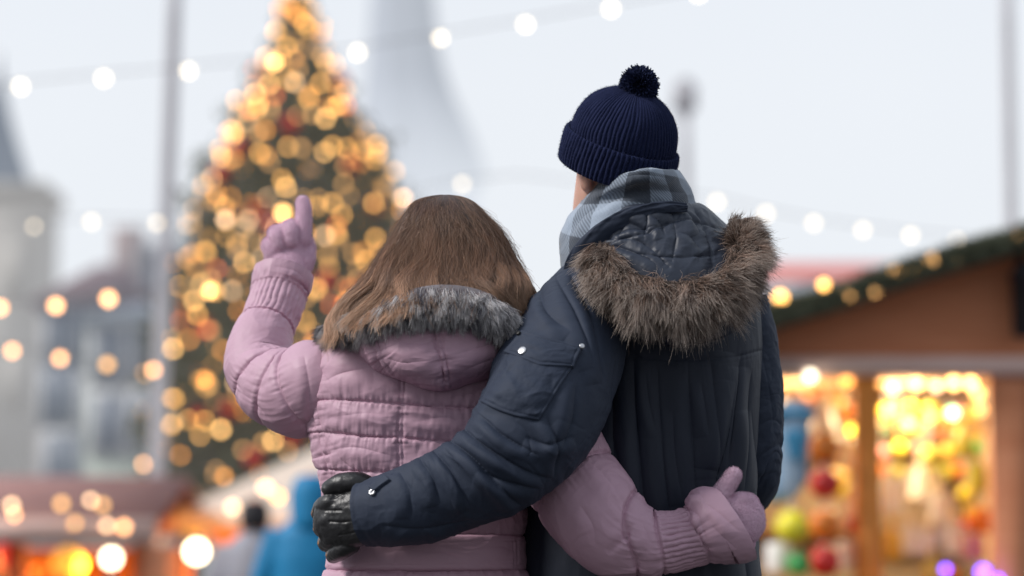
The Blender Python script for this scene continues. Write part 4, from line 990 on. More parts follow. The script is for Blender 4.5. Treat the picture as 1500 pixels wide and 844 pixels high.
# ------------------------------------------------ the Christmas tree
TY = 24.0
prof = cr([(-46, 0, 0.5), (-20, 0, 14), (20, 0, 27), (60, 0, 38), (100, 0, 56), (150, 0, 84), (200, 0, 116), (250, 0, 133), (300, 0, 143), (350, 0, 152), (400, 0, 167), (450, 0, 180), (500, 0, 192), (550, 0, 198), (600, 0, 204), (650, 0, 204), (700, 0, 192), (745, 0, 150)], 200)
def tree_r(py): return np.interp(py, prof[:, 0], prof[:, 2]) * TY / FPX
def tree_ax(py): return np.interp(py, [-46, 150, 745], [438, 436, 436])
base = P(436, 745, TY); apex = P(438, -46, TY)
M['needle'] = mat_attr('fir needles', .6, .3)
_nt = M['needle'].node_tree; _e = _nt.nodes.new('ShaderNodeEmission'); _e.inputs[0].default_value = (.46, .42, .36, 1); _mx = _nt.nodes.new('ShaderNodeMixShader'); _mx.inputs[0].default_value = .11  # haze in front of the tree painted in as a faint even glow
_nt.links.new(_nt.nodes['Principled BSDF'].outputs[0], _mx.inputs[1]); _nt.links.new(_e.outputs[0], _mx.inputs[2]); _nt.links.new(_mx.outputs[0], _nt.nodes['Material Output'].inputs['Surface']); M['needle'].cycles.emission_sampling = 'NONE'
M['bark'] = mat_noise('bark', (.06, .04, .03), (.12, .085, .06), 12, .9, stretch=(4, 4, 1))
tree = empty('christmas_tree', (float(base[0]), TY, 0)); tagit(tree, 'tall christmas tree wrapped in warm lights behind the couple', 'tree')
tC = np.array([[base[0], TY, 0], [base[0], TY, base[2]], [apex[0], TY, apex[2] - .2]]); tC = cr(tC[:, [2, 1, 0]], 30)[:, [2, 1, 0]]
trunk = grid_mesh('trunk', tube(tC, np.linspace(.16, .015, 30), np.linspace(.16, .015, 30), 14), M['bark'])
o = sub('trunk', trunk, tree, (-base[0], -TY, 0))
r2 = np.random.default_rng(11)
VV, QQ, CC = [], [], []
cnt = 0
levels = np.linspace(-40, 742, 78)
for li, py in enumerate(levels):
    R = float(tree_r(py)); ax = P(float(tree_ax(py)), py, TY); nb = int(8 + R * 20)
    for k in range(nb):
        th = 2 * math.pi * (k + r2.uniform(0, 1)) / nb; Rb = R * r2.uniform(.80, 1.06) * (1 + .24 * float(vn(th * 1.3, py / 26.0, 0, 8)))
        if r2.uniform() < .08: Rb *= 1.12
        up = r2.uniform(-.28, .02) * Rb
        d = np.array([math.cos(th), math.sin(th), 0]); start = ax
        nclump = int(5 + Rb * 20)
        for s in np.linspace(.25, 1, nclump) ** .8:
            c = start + d * Rb * s + np.array([0, 0, up * s * s - .02]) + r2.normal(size=3) * (.03 + .02 * R)
            for q in range(4):
                l = r2.uniform(.05, .11) * (0.6 + .5 * min(1, R)); wv = d * r2.uniform(.2, 1) + r2.normal(size=3) * .8; wv /= np.linalg.norm(wv)
                sv = np.cross(wv, r2.normal(size=3)); sv /= np.linalg.norm(sv); hw = l * .22
                o_ = len(VV); VV += [c - sv * hw * .6, c + wv * l * .5 + sv * hw * -1, c + wv * l, c + wv * l * .5 + sv * hw]
                QQ.append((o_, o_ + 1, o_ + 2, o_ + 3))
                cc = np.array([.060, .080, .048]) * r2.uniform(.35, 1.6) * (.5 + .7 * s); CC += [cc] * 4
VV = np.array(VV) - np.array([base[0], TY, 0])
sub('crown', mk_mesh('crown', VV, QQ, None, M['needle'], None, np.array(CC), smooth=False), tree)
# strings of fairy lights, each spiralling round the tree
names = ['top', 'second highest', 'third highest', 'middle', 'third lowest', 'second lowest', 'lowest']
bands = [(-30, 120, 30), (110, 225, 50), (215, 325, 64), (315, 425, 72), (415, 520, 76), (510, 615, 76), (600, 735, 80)]
kinds = ['gold'] * 9 + ['amber'] * 6 + ['dim'] * 9 + ['orange'] * 3 + ['pale'] * 2 + ['hot'] * 2
for bi, ((y0, y1, nbulb), nm) in enumerate(zip(bands, names)):
    turns = 2 if bi < 1 else 4; pts = []
    o = empty('fairy_light_string', tuple(P(436, (y0 + y1) / 2, TY))); tagit(o, f'{nm} string of warm fairy lights wound round the christmas tree', 'string lights', 'fairy light strings on the tree')
    O = np.array(o.location); path = []
    per = nbulb // turns + 1
    for tn_ in range(turns):
        for k in range(per):
            f = (k + r2.uniform(.1, .9)) / per; th = math.pi + (f if tn_ % 2 == 0 else 1 - f) * math.pi * 1.08 - .04 * math.pi
            py = y0 + (y1 - y0) * ((tn_ + .5) / turns) + r2.normal() * (y1 - y0) * .17
            R = float(tree_r(py)) * r2.uniform(.86, 1.04) * (1 + .14 * float(vn(th * 1.3, py / 26.0, 0, 8))) + .02; c = P(float(tree_ax(py)), py, TY) + np.array([math.cos(th), math.sin(th), 0]) * R
            path.append(c)
            b_ = sub('bulb', BM[kinds[r2.integers(0, len(kinds))]], o, tuple(c - O)); b_.scale = (r2.uniform(.85, 1.1),) * 3
    pp = cr(np.array(path)[:, [0, 2, 1]], len(path) * 5)[:, [0, 2, 1]]
    sub('cable', grid_mesh('cable', tube(pp - O - np.array([0, 0, .03]), .004, .004, 5), M['cable']), o)
M['redball'] = mat_noise('red bauble', (.55, .015, .02), (.62, .03, .03), 5, .25, spec=.6)
rb = sphere('red_bauble', .085, M['redball'])
for (px, py) in [(378, 308), (395, 330), (478, 412), (335, 600), (548, 302), (425, 182), (500, 118), (322, 255), (540, 420), (470, 560), (300, 480), (372, 672), (455, 700), (385, 500), (515, 240), (430, 640), (290, 610), (350, 215), (580, 380)]:
    R = float(tree_r(py)); dx = (px - tree_ax(py)) * TY / FPX; dy = -math.sqrt(max(0, R * R - dx * dx)) - .03
    place('red_bauble', rb, tuple(P(px, py, TY + dy)), 'shiny red bauble hanging among the fairy lights on the christmas tree', 'bauble', 'red baubles on the christmas tree')

# ------------------------------------------------ lights strung across the square
light_string([(-110, 150, 15, 'white'), (30, 127, 15, 'white'), (152, 115, 15, 'white'), (276, 104, 15, 'white'), (402, 92, 15, 'hot'), (524, 77, 15, 'white'), (645, 56, 15, 'white'), (770, 36, 15, 'white'), (895, 13, 15, 'white'), (1023, -9, 15, 'white'), (1150, -36, 15, 'white')],
             'highest string of white bulbs, crossing above both heads and the tree')
light_string([(-60, 338, 17, None), (50, 332, 17, 'faint', .8), (134, 325, 17, 'faint'), (230, 327, 17, 'faint'), (330, 322, 17, 'pale'), (430, 318, 17, None), (590, 290, 17, 'pale'), (677, 270, 17, 'faint'), (760, 262, 17, None), (1050, 296, 17, 'faint'), (1122, 313, 17, 'faint'), (1192, 327, 17, 'faint'), (1264, 337, 17, 'faint'), (1334, 345, 17, 'faint'), (1402, 352, 17, 'faint', .8), (1600, 372, 17, None)],
             'pale string of bulbs dipping behind the fur trims of both hoods')
light_string([(-80, 454, 13.5, 'peach'), (0, 451, 13.5, 'peach'), (82, 448, 13.5, 'peach', 1.1), (159, 438, 13.5, 'peach', 1.15), (233, 430, 13.5, None), (308, 426, 13.5, 'hot', .9), (414, 311, 14.5, 'hot'), (470, 240, 15, None)], 'orange string of bulbs running past the grey mast to the tree')
light_string([(-60, 508, 15, 'peach'), (18, 514, 15, 'peach', .95), (88, 525, 15, 'peach'), (157, 534, 15, 'dim', 1.1), (225, 542, 15, 'peach', .9), (300, 556, 15, 'amber')], 'lowest orange string of bulbs in front of the pale green facade')

# ------------------------------------------------ masts
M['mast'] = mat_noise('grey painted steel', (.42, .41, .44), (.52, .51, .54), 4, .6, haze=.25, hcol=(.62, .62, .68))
def mast(pts, Y, r, label, cat='pole', top=None):
    A = P(*pts[0], Y); B = P(*pts[1], Y); d = (B - A); B0 = A + d * (-A[2] / d[2]) if abs(d[2]) > 1e-6 else B
    C = np.array([B0 + (A - B0) * t for t in np.linspace(0, 1, 12)]); o = empty('mast', tuple(B0)); tagit(o, label, cat)
    rr = np.linspace(r * 1.15, r * .9, 12)
    sub('pole', grid_mesh('pole', tube(C - B0, rr, rr, 16), M['mast']), o)
    sub('base_plate', lathe('base_plate', [(r * 2.2, 0), (r * 2.2, .03), (r * 1.5, .05), (r * 1.3, .12)], M['mast']), o)
    if top is not None: top(o, A - B0)
    return o
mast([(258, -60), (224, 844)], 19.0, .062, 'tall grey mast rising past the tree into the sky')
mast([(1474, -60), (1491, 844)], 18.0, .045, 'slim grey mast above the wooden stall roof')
def lamp_top(o, t):
    sub('lamp_head', boxes('lamp_head', [(-.10, .10, -.12, .12, 0, .05), (-.14, .14, -.16, .16, .053, .34), (-.08, .08, -.1, .1, .343, .42)], M['mast']), o, tuple(t))
mast([(1003, 165), (1006, 500)], 30.0, .07, 'street lamp post beside the bobble hat', 'street lamp', lamp_top)

# ------------------------------------------------ misty church tower behind the tree
def haze_grad(name, c1, z0, z1, h0, h1, hcol=(.74, .80, .88)):  # painted haze whose share changes with height
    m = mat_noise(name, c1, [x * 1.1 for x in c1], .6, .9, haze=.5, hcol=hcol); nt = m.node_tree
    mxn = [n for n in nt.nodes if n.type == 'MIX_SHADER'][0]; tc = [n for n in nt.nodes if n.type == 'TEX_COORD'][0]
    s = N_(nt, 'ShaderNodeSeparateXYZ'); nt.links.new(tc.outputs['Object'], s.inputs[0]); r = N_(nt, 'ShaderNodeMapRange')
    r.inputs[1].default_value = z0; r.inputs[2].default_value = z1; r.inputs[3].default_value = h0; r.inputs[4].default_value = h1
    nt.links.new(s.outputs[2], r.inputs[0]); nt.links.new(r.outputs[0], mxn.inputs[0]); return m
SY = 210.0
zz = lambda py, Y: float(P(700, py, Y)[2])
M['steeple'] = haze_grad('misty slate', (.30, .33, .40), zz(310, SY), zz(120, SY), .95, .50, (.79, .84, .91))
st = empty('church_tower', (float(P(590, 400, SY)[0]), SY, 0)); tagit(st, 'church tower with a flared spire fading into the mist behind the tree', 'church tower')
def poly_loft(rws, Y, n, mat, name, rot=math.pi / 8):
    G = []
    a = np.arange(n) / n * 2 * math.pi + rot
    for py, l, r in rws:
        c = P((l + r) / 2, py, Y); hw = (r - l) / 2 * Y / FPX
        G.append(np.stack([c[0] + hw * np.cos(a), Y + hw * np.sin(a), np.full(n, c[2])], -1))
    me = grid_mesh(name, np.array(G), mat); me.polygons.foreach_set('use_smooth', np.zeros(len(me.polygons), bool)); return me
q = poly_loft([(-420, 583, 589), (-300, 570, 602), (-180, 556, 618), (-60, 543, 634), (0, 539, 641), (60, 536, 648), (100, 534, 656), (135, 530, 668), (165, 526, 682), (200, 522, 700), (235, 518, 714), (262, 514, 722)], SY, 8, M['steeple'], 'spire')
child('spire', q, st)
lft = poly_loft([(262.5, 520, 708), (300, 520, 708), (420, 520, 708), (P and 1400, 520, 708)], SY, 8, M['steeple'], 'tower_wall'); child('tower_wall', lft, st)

# ------------------------------------------------ old buildings on the far side
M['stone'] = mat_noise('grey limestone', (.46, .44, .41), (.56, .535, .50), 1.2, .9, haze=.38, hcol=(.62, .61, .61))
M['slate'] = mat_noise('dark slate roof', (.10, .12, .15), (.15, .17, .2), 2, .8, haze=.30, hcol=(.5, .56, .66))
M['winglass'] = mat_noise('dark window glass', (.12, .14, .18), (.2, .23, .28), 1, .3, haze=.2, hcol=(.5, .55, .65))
def at0(px, py, Y): return P(px, py, Y)
BY = 95.0
lt = empty('stone_tower', (float(P(-5, 500, BY)[0]), BY, 0)); tagit(lt, 'grey stone church tower with a dark pointed spire', 'church tower')
x0, x1 = P(-90, 500, BY)[0], P(55, 500, BY)[0]; zt = P(0, 285, BY)[2]; ox, oy = lt.location.x, BY
w_ = x1 - x0
sub('wall', boxes('wall', [(x0 - ox, x1 - ox, 0, w_, 0, zt), (x0 - ox - .2, x1 - ox + .2, -.2, w_ + .2, zt + .003, zt + .5)], M['stone']), lt)
ap = P(-16, 60, BY); zb = zt + .503
xb0, xb1 = P(-72, 285, BY)[0] - ox, P(26, 285, BY)[0] - ox
G4 = []
for t in np.linspace(0, 1, 9):
    k = (1 - t) ** 1.45; cx = (xb0 + xb1) / 2 * (1 - t) + (ap[0] - ox) * t; hw = (xb1 - xb0) / 2 * k + .02
    a = np.arange(4) / 4 * 2 * math.pi + math.pi / 4; G4.append(np.stack([cx + hw * 1.414 * np.cos(a), w_ / 2 + hw * 1.414 * np.sin(a), np.full(4, zb + (ap[2] - zb) * t)], -1))
me = grid_mesh('spire', np.array(G4), M['slate']); me.polygons.foreach_set('use_smooth', np.zeros(len(me.polygons), bool)); sub('spire', me, lt)
for px, py in ((20, 400), (20, 560)):
    c = P(px, py, BY); sub('window', boxes('window', [(c[0] - ox - .35, c[0] - ox + .35, -.06, .0 - .003, c[2] - 1.1, c[2] + 1.1)], M['stone']), lt)
def house(name, label, pxl, pxr, pye, pyr, Y, wall, roof, wins, dep=10, wsize=(.5, .9)):
    o = empty(name, (float(P((pxl + pxr) / 2, 500, Y)[0]), Y, 0)); tagit(o, label, 'house'); ox = o.location.x
    a, b_ = P(pxl, 500, Y)[0] - ox, P(pxr, 500, Y)[0] - ox; ze, zr = P(700, pye, Y)[2], P(700, pyr, Y + dep / 2)[2]
    sub('wall', boxes('wall', [(a, b_, 0, dep, 0, ze)], wall), o)
    if roof:
        V = [(a - .3, -.4, ze + .003), (b_ + .3, -.4, ze + .003), (b_ + .3, dep + .4, ze + .003), (a - .3, dep + .4, ze + .003), (a + .6, dep / 2, zr), (b_ - .6, dep / 2, zr)]
        me = mk_mesh('roof', V, [(0, 1, 5, 4), (2, 3, 4, 5), (0, 3, 2, 1)], [(1, 2, 5), (3, 0, 4)], roof, smooth=False); rf = sub('roof', me, o)
        cx = a + (b_ - a) * .7
        if pxr < 1400: sub('chimney', boxes('chimney', [(cx - .4, cx + .4, dep / 2 - .4, dep / 2 + .4, ze + .5, zr + 1.0)], M['chimney']), rf)
    for px, py in wins:
        c = P(px, py, Y); ww, wh = wsize
        f = sub('window', boxes('window', [(c[0] - ox - ww - .12, c[0] - ox + ww + .12, -.08, -.003, c[2] - wh - .12, c[2] + wh + .12)], M['winframe']), o)
        sub('pane', boxes('pane', [(c[0] - ox - ww, c[0] - ox - .04, -.10, -.083, c[2] - wh, c[2] + wh), (c[0] - ox + .04, c[0] - ox + ww, -.10, -.083, c[2] - wh, c[2] + wh)], M['winglass']), f)
    return o
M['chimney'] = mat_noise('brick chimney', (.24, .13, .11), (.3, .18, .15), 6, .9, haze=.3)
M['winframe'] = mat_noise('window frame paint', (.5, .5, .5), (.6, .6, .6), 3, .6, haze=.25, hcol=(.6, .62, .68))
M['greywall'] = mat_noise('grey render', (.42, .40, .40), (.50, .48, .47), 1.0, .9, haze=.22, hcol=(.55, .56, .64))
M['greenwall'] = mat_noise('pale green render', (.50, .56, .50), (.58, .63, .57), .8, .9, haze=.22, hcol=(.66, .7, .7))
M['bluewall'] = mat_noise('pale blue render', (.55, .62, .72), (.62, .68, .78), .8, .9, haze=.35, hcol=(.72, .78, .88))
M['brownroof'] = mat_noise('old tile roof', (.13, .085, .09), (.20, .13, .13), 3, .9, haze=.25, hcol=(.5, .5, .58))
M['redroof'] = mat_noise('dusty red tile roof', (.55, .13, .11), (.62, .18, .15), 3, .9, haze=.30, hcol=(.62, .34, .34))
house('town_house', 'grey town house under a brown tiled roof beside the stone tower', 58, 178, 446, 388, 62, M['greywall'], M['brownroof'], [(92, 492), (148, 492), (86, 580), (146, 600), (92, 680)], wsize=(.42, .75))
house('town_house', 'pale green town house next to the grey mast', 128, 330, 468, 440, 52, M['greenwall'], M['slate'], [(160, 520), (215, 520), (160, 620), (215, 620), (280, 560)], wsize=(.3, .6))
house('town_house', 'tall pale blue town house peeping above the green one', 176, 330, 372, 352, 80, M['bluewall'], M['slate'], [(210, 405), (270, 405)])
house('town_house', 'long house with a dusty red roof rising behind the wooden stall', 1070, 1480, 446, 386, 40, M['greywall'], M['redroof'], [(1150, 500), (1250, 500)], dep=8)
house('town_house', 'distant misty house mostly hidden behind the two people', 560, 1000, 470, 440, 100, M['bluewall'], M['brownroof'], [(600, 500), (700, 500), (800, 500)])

# ------------------------------------------------ market stalls
M['wood'] = mat_noise('stained stall boards', (.58, .21, .10), (.68, .28, .145), 3, .65, stretch=(1, 1, 14))
M['woodlit'] = mat_noise('lamplit stall wood', (.76, .25, .045), (.84, .31, .07), 3, .6, stretch=(8, 8, 1))  # stall wood with the warm lamp glow painted into its colour
M['beam'] = mat_noise('painted beam', (.76, .52, .46), (.82, .60, .54), 4, .6, stretch=(1, 6, 6))
M['shelf'] = mat_noise('shelf wood', (.42, .24, .11), (.52, .31, .15), 5, .6)
M['backing'] = mat_noise('cream back panel', (.60, .50, .38), (.72, .62, .48), 3, .7)
M['awnred'] = mat_noise('weathered red roof felt', (.26, .13, .12), (.34, .19, .17), 4, .8)
M['dark'] = mat_noise('dark paint', (.02, .02, .025), (.035, .035, .04), 8, .5)
M['garl'] = mat_attr('garland needles', .6, .3)
def garland(pts, r, n, label, seed=1):
    Wp = np.array([P(*p) for p in pts]); C = cr(Wp[:, [0, 2, 1]], 200)[:, [0, 2, 1]]; O = C[0].copy(); g = np.random.default_rng(seed)
    ii = g.integers(0, 200, n); d = g.normal(size=(n, 3)); d /= np.linalg.norm(d, axis=1, keepdims=True)
    root = C[ii] + d * r * .2; L_ = r * g.uniform(.5, 1.1, n); t = np.linspace(0, 1, 3)[None, :, None]
    pth = root[:, None] + d[:, None] * L_[:, None, None] * t - O
    cc = np.repeat((np.array([.14, .155, .11]) * g.uniform(.5, 1.9, (n, 1)))[:, None], 3, 1)
    o = place('garland', strand_mesh('garland', pth, np.array([[.012, .01, .004]]), cc, M['garl']), tuple(O), label, 'garland'); return o
HY = 11.0
def hx(px, Y=HY): return float(P(px, 500, Y)[0])
def hz(py, px=1300, Y=HY): return float(P(px, py, Y)[2])
st = empty('market_stall', (hx(1530), HY, 0)); tagit(st, 'brown wooden gabled market stall full of bright ornaments', 'market stall'); ox = hx(1530)
X0, X1 = hx(1075) - ox, hx(1985) - ox; zb0, zb1 = hz(552), hz(524); D = 2.2
za = hz(502); zp = hz(360)
# boarded gable
V = [(X0, 0, zb1 + .003), (X1, 0, zb1 + .003), (X1, 0, za), (0, 0, zp), (X0, 0, za)]; V += [(x, .05, z) for x, y, z in V]
me = bpy.data.meshes.new('gable_boards'); me.from_pydata(V, [], [(0, 1, 2, 3, 4), (9, 8, 7, 6, 5), (0, 5, 6, 1), (1, 6, 7, 2), (2, 7, 8, 3), (3, 8, 9, 4), (4, 9, 5, 0)]); me.materials.append(M['wood']); sub('gable_boards', me, st)
sub('beam', boxes('beam', [(X0 - .05, X1 + .05, -.07, .06, zb0, zb1)], M['beam']), st)
V = []
for s, e in ((X0 - .25, -1), (X1 + .25, 1)): pass
rfV = [(X0 - .22, -.22, za - .08), (0, -.22, zp + .01), (X1 + .22, -.22, za - .08), (X1 + .22, D + .1, za - .08), (0, D + .1, zp + .01), (X0 - .22, D + .1, za - .08)]
rfV += [(x, y, z + .07) for x, y, z in rfV]
me = mk_mesh('roof', rfV, [(0, 1, 4, 5), (1, 2, 3, 4), (6, 11, 10, 7), (7, 10, 9, 8), (0, 6, 7, 1), (1, 7, 8, 2), (2, 8, 9, 3), (3, 9, 10, 4), (4, 10, 11, 5), (5, 11, 6, 0)], None, M['awnred'], smooth=False); sub('roof', me, st)
pz = zb0 - .003
for pa, pb, mt in ((1078, 1098, 'wood'), (1250, 1284, 'woodlit'), (1447, 1500, 'wood'), (1640, 1680, 'wood'), (1960, 1985, 'wood')):
    sub('post', boxes('post', [(hx(pa) - ox, hx(pb) - ox, -.05, .06, 0, pz)], M[mt]), st)
sub('side_wall', boxes('side_wall', [(hx(1503) - ox, hx(1637) - ox, -.02, .03, 0, pz)], M['wood']), st)
sub('counter', boxes('counter', [(X0, hx(1446) - ox, -.30, -.052, .93, .98), (X0 + .01, hx(1446) - ox, -.12, -.052, 0, .927)], M['shelf']), st)
sub('back_wall', boxes('back_wall', [(X0, X1, D - .05, D, 0, za - .1)], M['backing']), st)
sub('partition', boxes('partition', [(X0, X0 + .04, .063, D - .053, 0, za - .1)], M['backing']), st)
sub('partition', boxes('partition', [(hx(1503) - ox, hx(1503) - ox + .04, .063, D - .053, 0, za - .1)], M['backing']), st)
for z in (1.25, 1.65, 2.02): sub('shelf', boxes('shelf', [(X0 + .05, hx(1503) - ox - .01, D - .35, D - .053, z, z + .03)], M['shelf']), st)
sub('ceiling', boxes('ceiling', [(X0, X1, .063, D - .053, za - .12, za - .09)], M['shelf']), st)
# lit lamps inside the stall
for px, pw in ((1180, 26), (1350, 40)):
    ld = bpy.data.lights.new('stall lamp', 'POINT'); ld.energy = pw; ld.color = (1, .72, .42); ld.shadow_soft_size = .12
    lo = bpy.data.objects.new('stall_lamp', ld); COL.objects.link(lo); lo.location = (hx(px), HY + .75, hz(560) - .02)
light_string([(1120, 541, HY - .12, None), (1187, 551, HY - .12, 'white', 1.05), (1240, 558, HY + .3, 'amber'), (1307, 568, HY + .3, 'pale', .95), (1343, 563, HY + .3, 'hot', .9), (1372, 566, HY + .3, 'pale', .8), (1397, 561, HY + .3, 'hot'), (1422, 562, HY + .3, 'hot'), (1432, 577, HY + .3, 'gold')], 'row of bright bulbs under the beam of the wooden stall', slack=.01)
light_string([(1249, 630, HY + .25, 'yellow'), (1290, 618, HY + .25, 'dim'), (1331, 620, HY + .25, 'green'), (1363, 611, HY + .25, 'gold'), (1395, 605, HY + .25, 'teal'), (1436, 600, HY + .25, 'dim')], 'string of green and gold bulbs inside the wooden stall', slack=.01)
light_string([(1385, 834, HY - .1, 'violet', .7), (1440, 838, HY - .1, 'violet', 1.1), (1462, 850, HY - .1, 'violet', .8)], 'small violet lights at the foot of the stall opening')
light_string([(1120, 450, HY - .26, None), (1143, 436, HY - .26, 'gold', 1.1), (1207, 418, HY - .26, 'gold', .9), (1243, 431, HY - .26, 'dim', 1.1), (1282, 426, HY - .26, 'dim', .8), (1311, 397, HY - .26, 'dim', 1.1), (1338, 394, HY - .26, 'gold', .75), (1365, 381, HY - .26, 'dim', 1.1), (1402, 382, HY - .26, 'dim', .7), (1487, 347, HY - .26, 'dim', .9), (1600, 352, HY - .26, 'dim')], 'string of amber bulbs woven into the stall roof garland')
garland([(1060, 490, HY - .25), (1130, 462, HY - .25), (1220, 436, HY - .25), (1330, 397, HY - .25), (1420, 370, HY - .25), (1530, 338, HY - .25)], .062, 10000, 'fir garland along the sloping roof edge of the wooden stall')
garland([(1100, 468, HY + .3), (1200, 440, HY + .28), (1330, 402, HY + .28)], .05, 2500, 'thin fir garland just behind the stall roof edge', 2)
# dark lantern on the stall front
la = empty('wall_lantern', tuple(P(1500, 440, HY - .12))); tagit(la, 'black lantern fixed to the boards of the wooden stall', 'lantern')
sub('frame', lathe('frame', [(.03, -.17), (.055, -.16), (.06, .10), (.075, .105), (.03, .17), (.01, .2)], M['dark'], 6), la); sub('bracket', boxes('bracket', [(-.012, .012, .0, .115, .201, .225)], M['dark']), la)

# goods in the stall
def gm(n, c, r=.35, e=0.0): return mat_noise(n, [x * .92 for x in c], c, 6, r, spec=.5, emit=e)
C_ = {'red': gm('red glass', (.62, .03, .03)), 'orange': gm('orange glass', (.85, .24, .03)), 'yellow': gm('yellow paper', (.92, .80, .04)), 'green': gm('green glass', (.05, .36, .09)), 'cream': gm('cream wax', (.88, .76, .56)), 'white': gm('white porcelain', (.9, .88, .84)),
      'gold': gm('gold glass', (.80, .55, .08)), 'blue': gm('blue felt', (.05, .24, .42), .9), 'paleblue': gm('pale blue felt', (.30, .42, .56), .9), 'olive': gm('olive glass', (.50, .50, .07)), 'pink': gm('pink glass', (.78, .33, .33)), 'lime': gm('lime glass', (.42, .62, .15))}
Mcap = M['metal']; bme = {}
def bauble(c, px, py, rpx, Y, label, group=None):
    r = rpx * Y / FPX; key = (c, round(r, 3))
    if key not in bme: bme[key] = (sphere('hanging_bauble', r, C_[c]), lathe('cap', [(r * .22, r * .97), (r * .22, r * 1.15), (r * .05, r * 1.2), (.002, r * 1.25), (.002, r * 1.25 + .22)], Mcap, 10))
    o = place('hanging_bauble', bme[key][0], tuple(P(px, py, Y)), label, 'bauble', group); sub('cap', bme[key][1], o); return o
bauble('yellow', 1160, 772, 25, 10.75, 'big lemon yellow bauble hanging under the blue felt stocking')
bauble('green', 1170, 826, 18, 10.8, 'dark green bauble just below the big yellow one')
for c, py, lb in (('orange', 655, 'orange bauble at the top of the red and orange column'), ('red', 708, 'upper red bauble of the red and orange column'), ('orange', 768, 'orange bauble between the two red ones'), ('red', 822, 'lowest red bauble of the red and orange column')):
    bauble(c, 1208, py, 23, 10.95, lb)
def lathed(name, cat, prof, c, px, py, Y, s, label, group=None, extra=None):
    """py is the middle of the object"""
    h = prof[-1][1] - prof[0][1]; me = lathe(name, [(r * s, (z - prof[0][1] - h / 2) * s) for r, z in prof], C_[c], 20)
    o = place(name, me, tuple(P(px, py, Y)), label, cat, group)
    if extra: extra(o, s, h)
    return o
ANG = [(.001, 0), (.30, 0), (.28, .05), (.20, .35), (.12, .60), (.10, .66), (.05, .70)]
def angel_extra(o, s, h):
    sub('head', sphere('head', .10 * s, C_['cream']), o, (0, 0, (h / 2 + .09) * s))
    for k in (-1, 1):
        t = np.linspace(0, 1, 8); Vw = []
        for x in t: Vw += [(k * (.05 + .28 * x) * s, .10 * s, (.08 + .22 * math.sin(x * 2.6)) * s), (k * (.05 + .28 * x) * s, .12 * s, (.0 - .10 * math.sin(x * 3.1) + .02) * s)]
        sub('wing', mk_mesh('wing', Vw, [(2 * i, 2 * i + 1, 2 * i + 3, 2 * i + 2) for i in range(7)], None, C_['white']), o)
BOT = [(.001, 0), (.16, 0), (.18, .04), (.18, .42), (.14, .52), (.06, .60), (.055, .76), (.07, .78), (.07, .82), (.02, .83)]
CAN = [(.001, 0), (.22, 0), (.23, .02), (.22, .5), (.21, .51), (.02, .50), (.015, .56)]
for i, (px, py, Y, s, lb) in enumerate([(1303, 722, 11.5, .26, 'large white angel figurine beside the dark stall post'), (1350, 706, 11.7, .24, 'white angel figurine standing highest in the right compartment'), (1377, 742, 11.5, .22, 'white angel figurine in the middle of the right compartment'),
                                        (1333, 790, 11.4, .20, 'lower white angel figurine next to the amber bottle'), (1358, 794, 11.4, .18, 'smallest white angel figurine in the lower row'), (1399, 788, 11.4, .22, 'white angel figurine beside the red bauble'), (1206, 606, 11.5, .22, 'white angel figurine above the orange bauble column')]):
    lathed('angel_figurine', 'figurine', ANG, 'white', px, py, Y, s, lb, None, angel_extra)
for c, px, py, Y, s, lb in [('gold', 1308, 790, 11.3, .24, 'amber bottle at the foot of the dark stall post'), ('cream', 1247, 745, 11.3, .26, 'cream bottle behind the orange-lit post, lower one'), ('cream', 1240, 655, 11.5, .26, 'cream bottle behind the orange-lit post, upper one'),
                            ('gold', 1365, 832, 11.1, .22, 'gold bottle at the bottom edge of the stall opening'), ('olive', 1412, 640, 11.6, .24, 'olive bottle high in the right compartment'), ('olive', 1432, 690, 11.6, .24, 'olive bottle next to the side post')]:
    lathed('glass_bottle', 'bottle', BOT, c, px, py, Y, s, lb)
for c, px, py, Y, s, lb in [('cream', 1243, 812, 11.1, .26, 'tall cream candle at the foot of the orange-lit post'), ('red', 1250, 768, 11.05, .12, 'short red candle in front of the cream bottles'), ('orange', 1440, 762, 11.4, .22, 'orange candle beside the side post'), ('pink', 1426, 800, 11.2, .22, 'pink candle above the violet lights'), ('white', 1140, 815, 10.9, .26, 'white candle beside the dark green bauble')]:
    lathed('candle', 'candle', CAN, c, px, py, Y, s, lb)
gi = 0
words = {'gold': 'gold', 'olive': 'olive', 'orange': 'orange', 'lime': 'lime green', 'yellow': 'yellow', 'red': 'red', 'pink': 'pink', 'cream': 'cream', 'white': 'white', 'green': 'green'}
r3 = np.random.default_rng(5)
for row, py in enumerate((604, 632, 660, 688)):
    for k, px in enumerate((1296, 1318, 1340, 1362, 1384, 1406, 1430)):
        c = ['gold', 'olive', 'gold', 'orange', 'lime', 'yellow', 'gold', 'pink', 'olive', 'green'][r3.integers(0, 10)]
        bauble(c, px + r3.uniform(-5, 5), py + r3.uniform(-6, 6), [8, 10, 12][r3.integers(0, 3)], 11.9 + .15 * (row % 2), f'small {words[c]} bauble in the rows hanging in the right compartment', f'small {words[c]} baubles hanging in rows')
